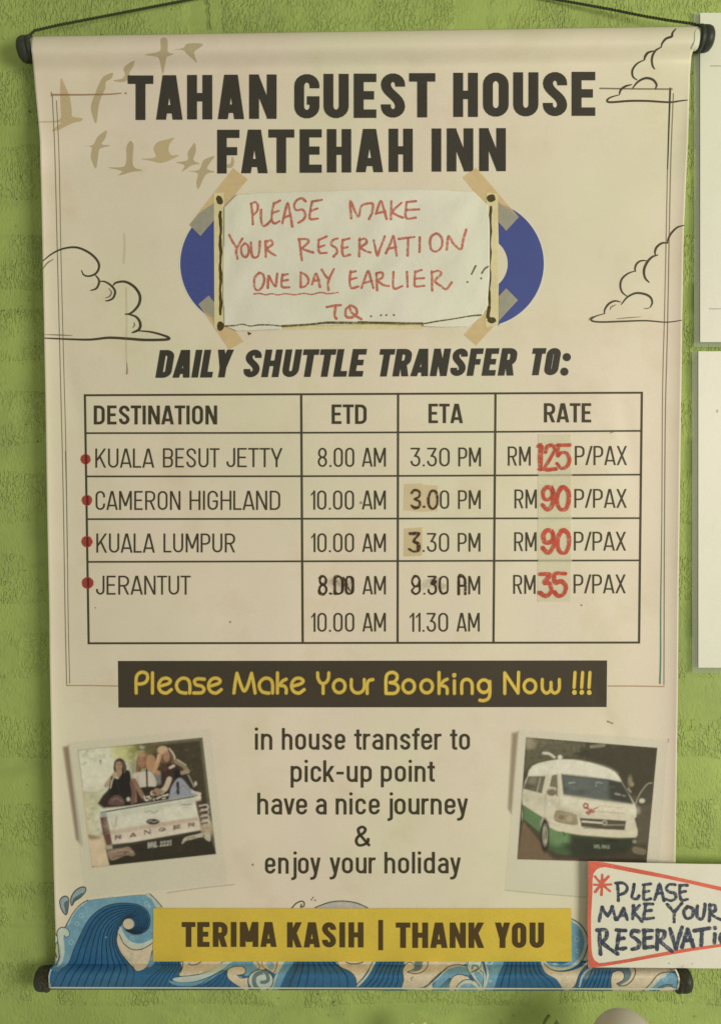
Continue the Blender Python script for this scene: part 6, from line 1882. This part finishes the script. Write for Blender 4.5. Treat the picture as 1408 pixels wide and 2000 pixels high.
sg([[(292, 740), (296, 850), (302, 955)], [(272, 736), (350, 735), (357, 798), (315, 850)], [(315, 850), (385, 905), (458, 952)], [(475, 740), (462, 830), (452, 903)], [(452, 904), (495, 908), (533, 900)], [(448, 735), (532, 740)], [(462, 818), (516, 810)],
    [(652, 748), (600, 742), (585, 785), (625, 815), (656, 850), (645, 895), (592, 912)], [(705, 745), (702, 820), (704, 898)], [(704, 898), (782, 888)], [(698, 738), (778, 740)], [(705, 812), (768, 805)], [(826, 735), (822, 820), (818, 912)], [(820, 738), (885, 748), (882, 800), (840, 832)], [(840, 832), (900, 885), (958, 932)],
    [(938, 722), (965, 812), (992, 905)], [(992, 905), (1022, 800), (1050, 708)], [(1048, 892), (1075, 810), (1100, 728)], [(1100, 728), (1128, 810), (1152, 886)], [(1075, 832), (1142, 826)], [(1232, 738), (1228, 810), (1224, 876)], [(1162, 742), (1302, 718)], [(1350, 772), (1345, 852)], ([(1350, 715)], 7),
    [(1452, 760), (1412, 775), (1398, 815), (1415, 855), (1460, 862), (1492, 820), (1480, 775), (1452, 760)], [(1540, 750), (1540, 860)], [(1540, 750), (1600, 860), (1604, 745)]], 7.6)
# smudged dirt under the lettering
ink = Ink(sign_s, base=0.0003)
for x, y, r in ((930, 1040, 7), (1140, 1045, 6), (840, 1130, 6), (1060, 1060, 4)): ink.disc(Z(GZ_, (x, y))[0], r / 4.7, wob=.2)
ink.done('dirt_speck', K_STAIN, sign)

# ------------------------------------------------------------------ things that just enter the frame at the bottom
M_GLOBE, ntg, bgm = new_mat('milky_beige_plastic')
bgm.inputs['Base Color'].default_value = (*ob((176, 168, 140)), 1); bgm.inputs['Roughness'].default_value = 0.4; bgm.inputs['Subsurface Weight'].default_value = 0.25; bgm.inputs['Subsurface Radius'].default_value = (.01, .008, .005)
gy = -0.060
gc = Xz(1219, 2044, gy); gt = Xz(1219, 1982, gy); gr = (gt - gc).length
globe = thing('round_lid', tuple(gc + Vector((0, 0, -gr * 1.6))), 'milky beige rounded knob poking up at the bottom edge below the sign', 'knob')
prof = [(0.0, 1.0)] + [(math.sin(a), math.cos(a)) for a in np.linspace(0.06, 2.35, 30)] + [(.62, -.9), (.60, -1.35), (.80, -1.55), (.82, -1.6), (0, -1.6)]


def lathe(name, prof, c, r, mat, parent, n=48):
    v = []; f = []
    for p, z in prof:
        for k in range(n):
            a = 2 * math.pi * k / n
            v.append((c.x + r * p * math.cos(a), c.y + r * p * math.sin(a), c.z + r * z))
    for i in range(len(prof) - 1):
        for k in range(n): f.append((i * n + k, i * n + (k + 1) % n, (i + 1) * n + (k + 1) % n, (i + 1) * n + k))
    m = mesh_pydata(name, v, f)
    bm = bmesh.new(); bm.from_mesh(m); bmesh.ops.remove_doubles(bm, verts=bm.verts, dist=1e-6); bmesh.ops.recalc_face_normals(bm, faces=bm.faces); bm.to_mesh(m); bm.free()
    return link(name, m, mat, parent, smooth=True)


lathe('dome', prof[:31], gc, gr, M_GLOBE, globe)
lathe('stem', prof[30:], gc, gr, M_GLOBE, globe)

M_LEAF = ink_mat('olive_leaf', ob((132, 146, 72)), 0.5, .12, 1, 300, .15)
M_LEAFD = ink_mat('dark_stem', ob((108, 122, 58)), 0.6, .12)
lf = thing('leaf_sprig', tuple(Xz(1075, 2075, -0.02)), 'small olive leaf sprig rising from the bottom edge left of the beige knob', 'leaf')


def leaf(base, tip, width, bend, name='leaf'):
    b0 = Xz(*base); t0 = Xz(*tip); d = t0 - b0; side = Vector((d.z, 0, -d.x)).normalized()
    v = []; f = []; n = 14
    for i in range(n + 1):
        t = i / n; w = width * math.sin(math.pi * t ** .8) ** .8 * (1 if t < 1 else 0)
        c = b0 + d * t + Vector((0, -bend * math.sin(math.pi * t), 0))
        for s_ in (-1, -.5, 0, .5, 1): v.append(c + side * w * s_ + Vector((0, -abs(s_) * w * .45, 0)))
    for i in range(n):
        for k in range(4): f.append((i * 5 + k, i * 5 + k + 1, (i + 1) * 5 + k + 1, (i + 1) * 5 + k))
    return link(name, mesh_pydata(name, v, f), M_LEAF, lf, smooth=True)


leaf((1078, 2062, -.018), (1086, 1990, -.014), .0080, .004)
leaf((1096, 2070, -.022), (1116, 2003, -.016), .0065, .003)
P = [Xz(1078, 2075, -.012), Xz(1060, 2030, -.012), Xz(1062, 1998, -.010), Xz(1066, 1990, -.008), Xz(1072, 1982, -.006)]
Q = []
for i in range(4):
    for k in range(6): Q.append(P[i].lerp(P[i + 1], k / 6))
Q.append(P[-1])
curve_obj('stem', Q, .0013, M_LEAFD, lf)

M_PETAL = ink_mat('yellow_petal', ob((222, 190, 84)), .5, .06, 1, 300, .08)
M_PETALC = ink_mat('flower_centre', ob((150, 112, 40)), .7, .2)
fl = thing('yellow_flower', tuple(Xz(818, 2060, -0.02)), 'yellow flower whose upper petals just show at the bottom edge', 'flower')
fc = Xz(819, 2023, -0.02)
for k in range(7):
    a = math.pi / 2 + (k - 0.45) * 2 * math.pi / 7; R_ = 0.0122
    v = []; f = []
    for i in range(9):
        t = i / 8; w = .0046 * math.sin(math.pi * (0.12 + .88 * t) ** .9) ** .7 if t < 1 else .0012
        for s_ in (-1, 0, 1):
            rr = .002 + R_ * t; v.append(fc + Vector((math.cos(a) * rr - math.sin(a) * w * s_, -.0016 * math.sin(t * 3) - abs(s_) * .0005, math.sin(a) * rr + math.cos(a) * w * s_)))
    for i in range(8):
        for s_ in range(2): f.append((i * 3 + s_, i * 3 + s_ + 1, (i + 1) * 3 + s_ + 1, (i + 1) * 3 + s_))
    link('petal', mesh_pydata('petal', v, f), M_PETAL, fl, smooth=True)
lathe('flower_centre', [(0, .6), (.5, .5), (.9, .1), (1, -.3), (0, -.4)], fc + Vector((0, -.001, 0)), .004, M_PETALC, fl, 16)
curve_obj('flower_stem', [fc + Vector((0, .002, 0)), fc + Vector((.001, .003, -.02)), fc + Vector((0, .003, -.05))], .0012, M_LEAFD, fl)
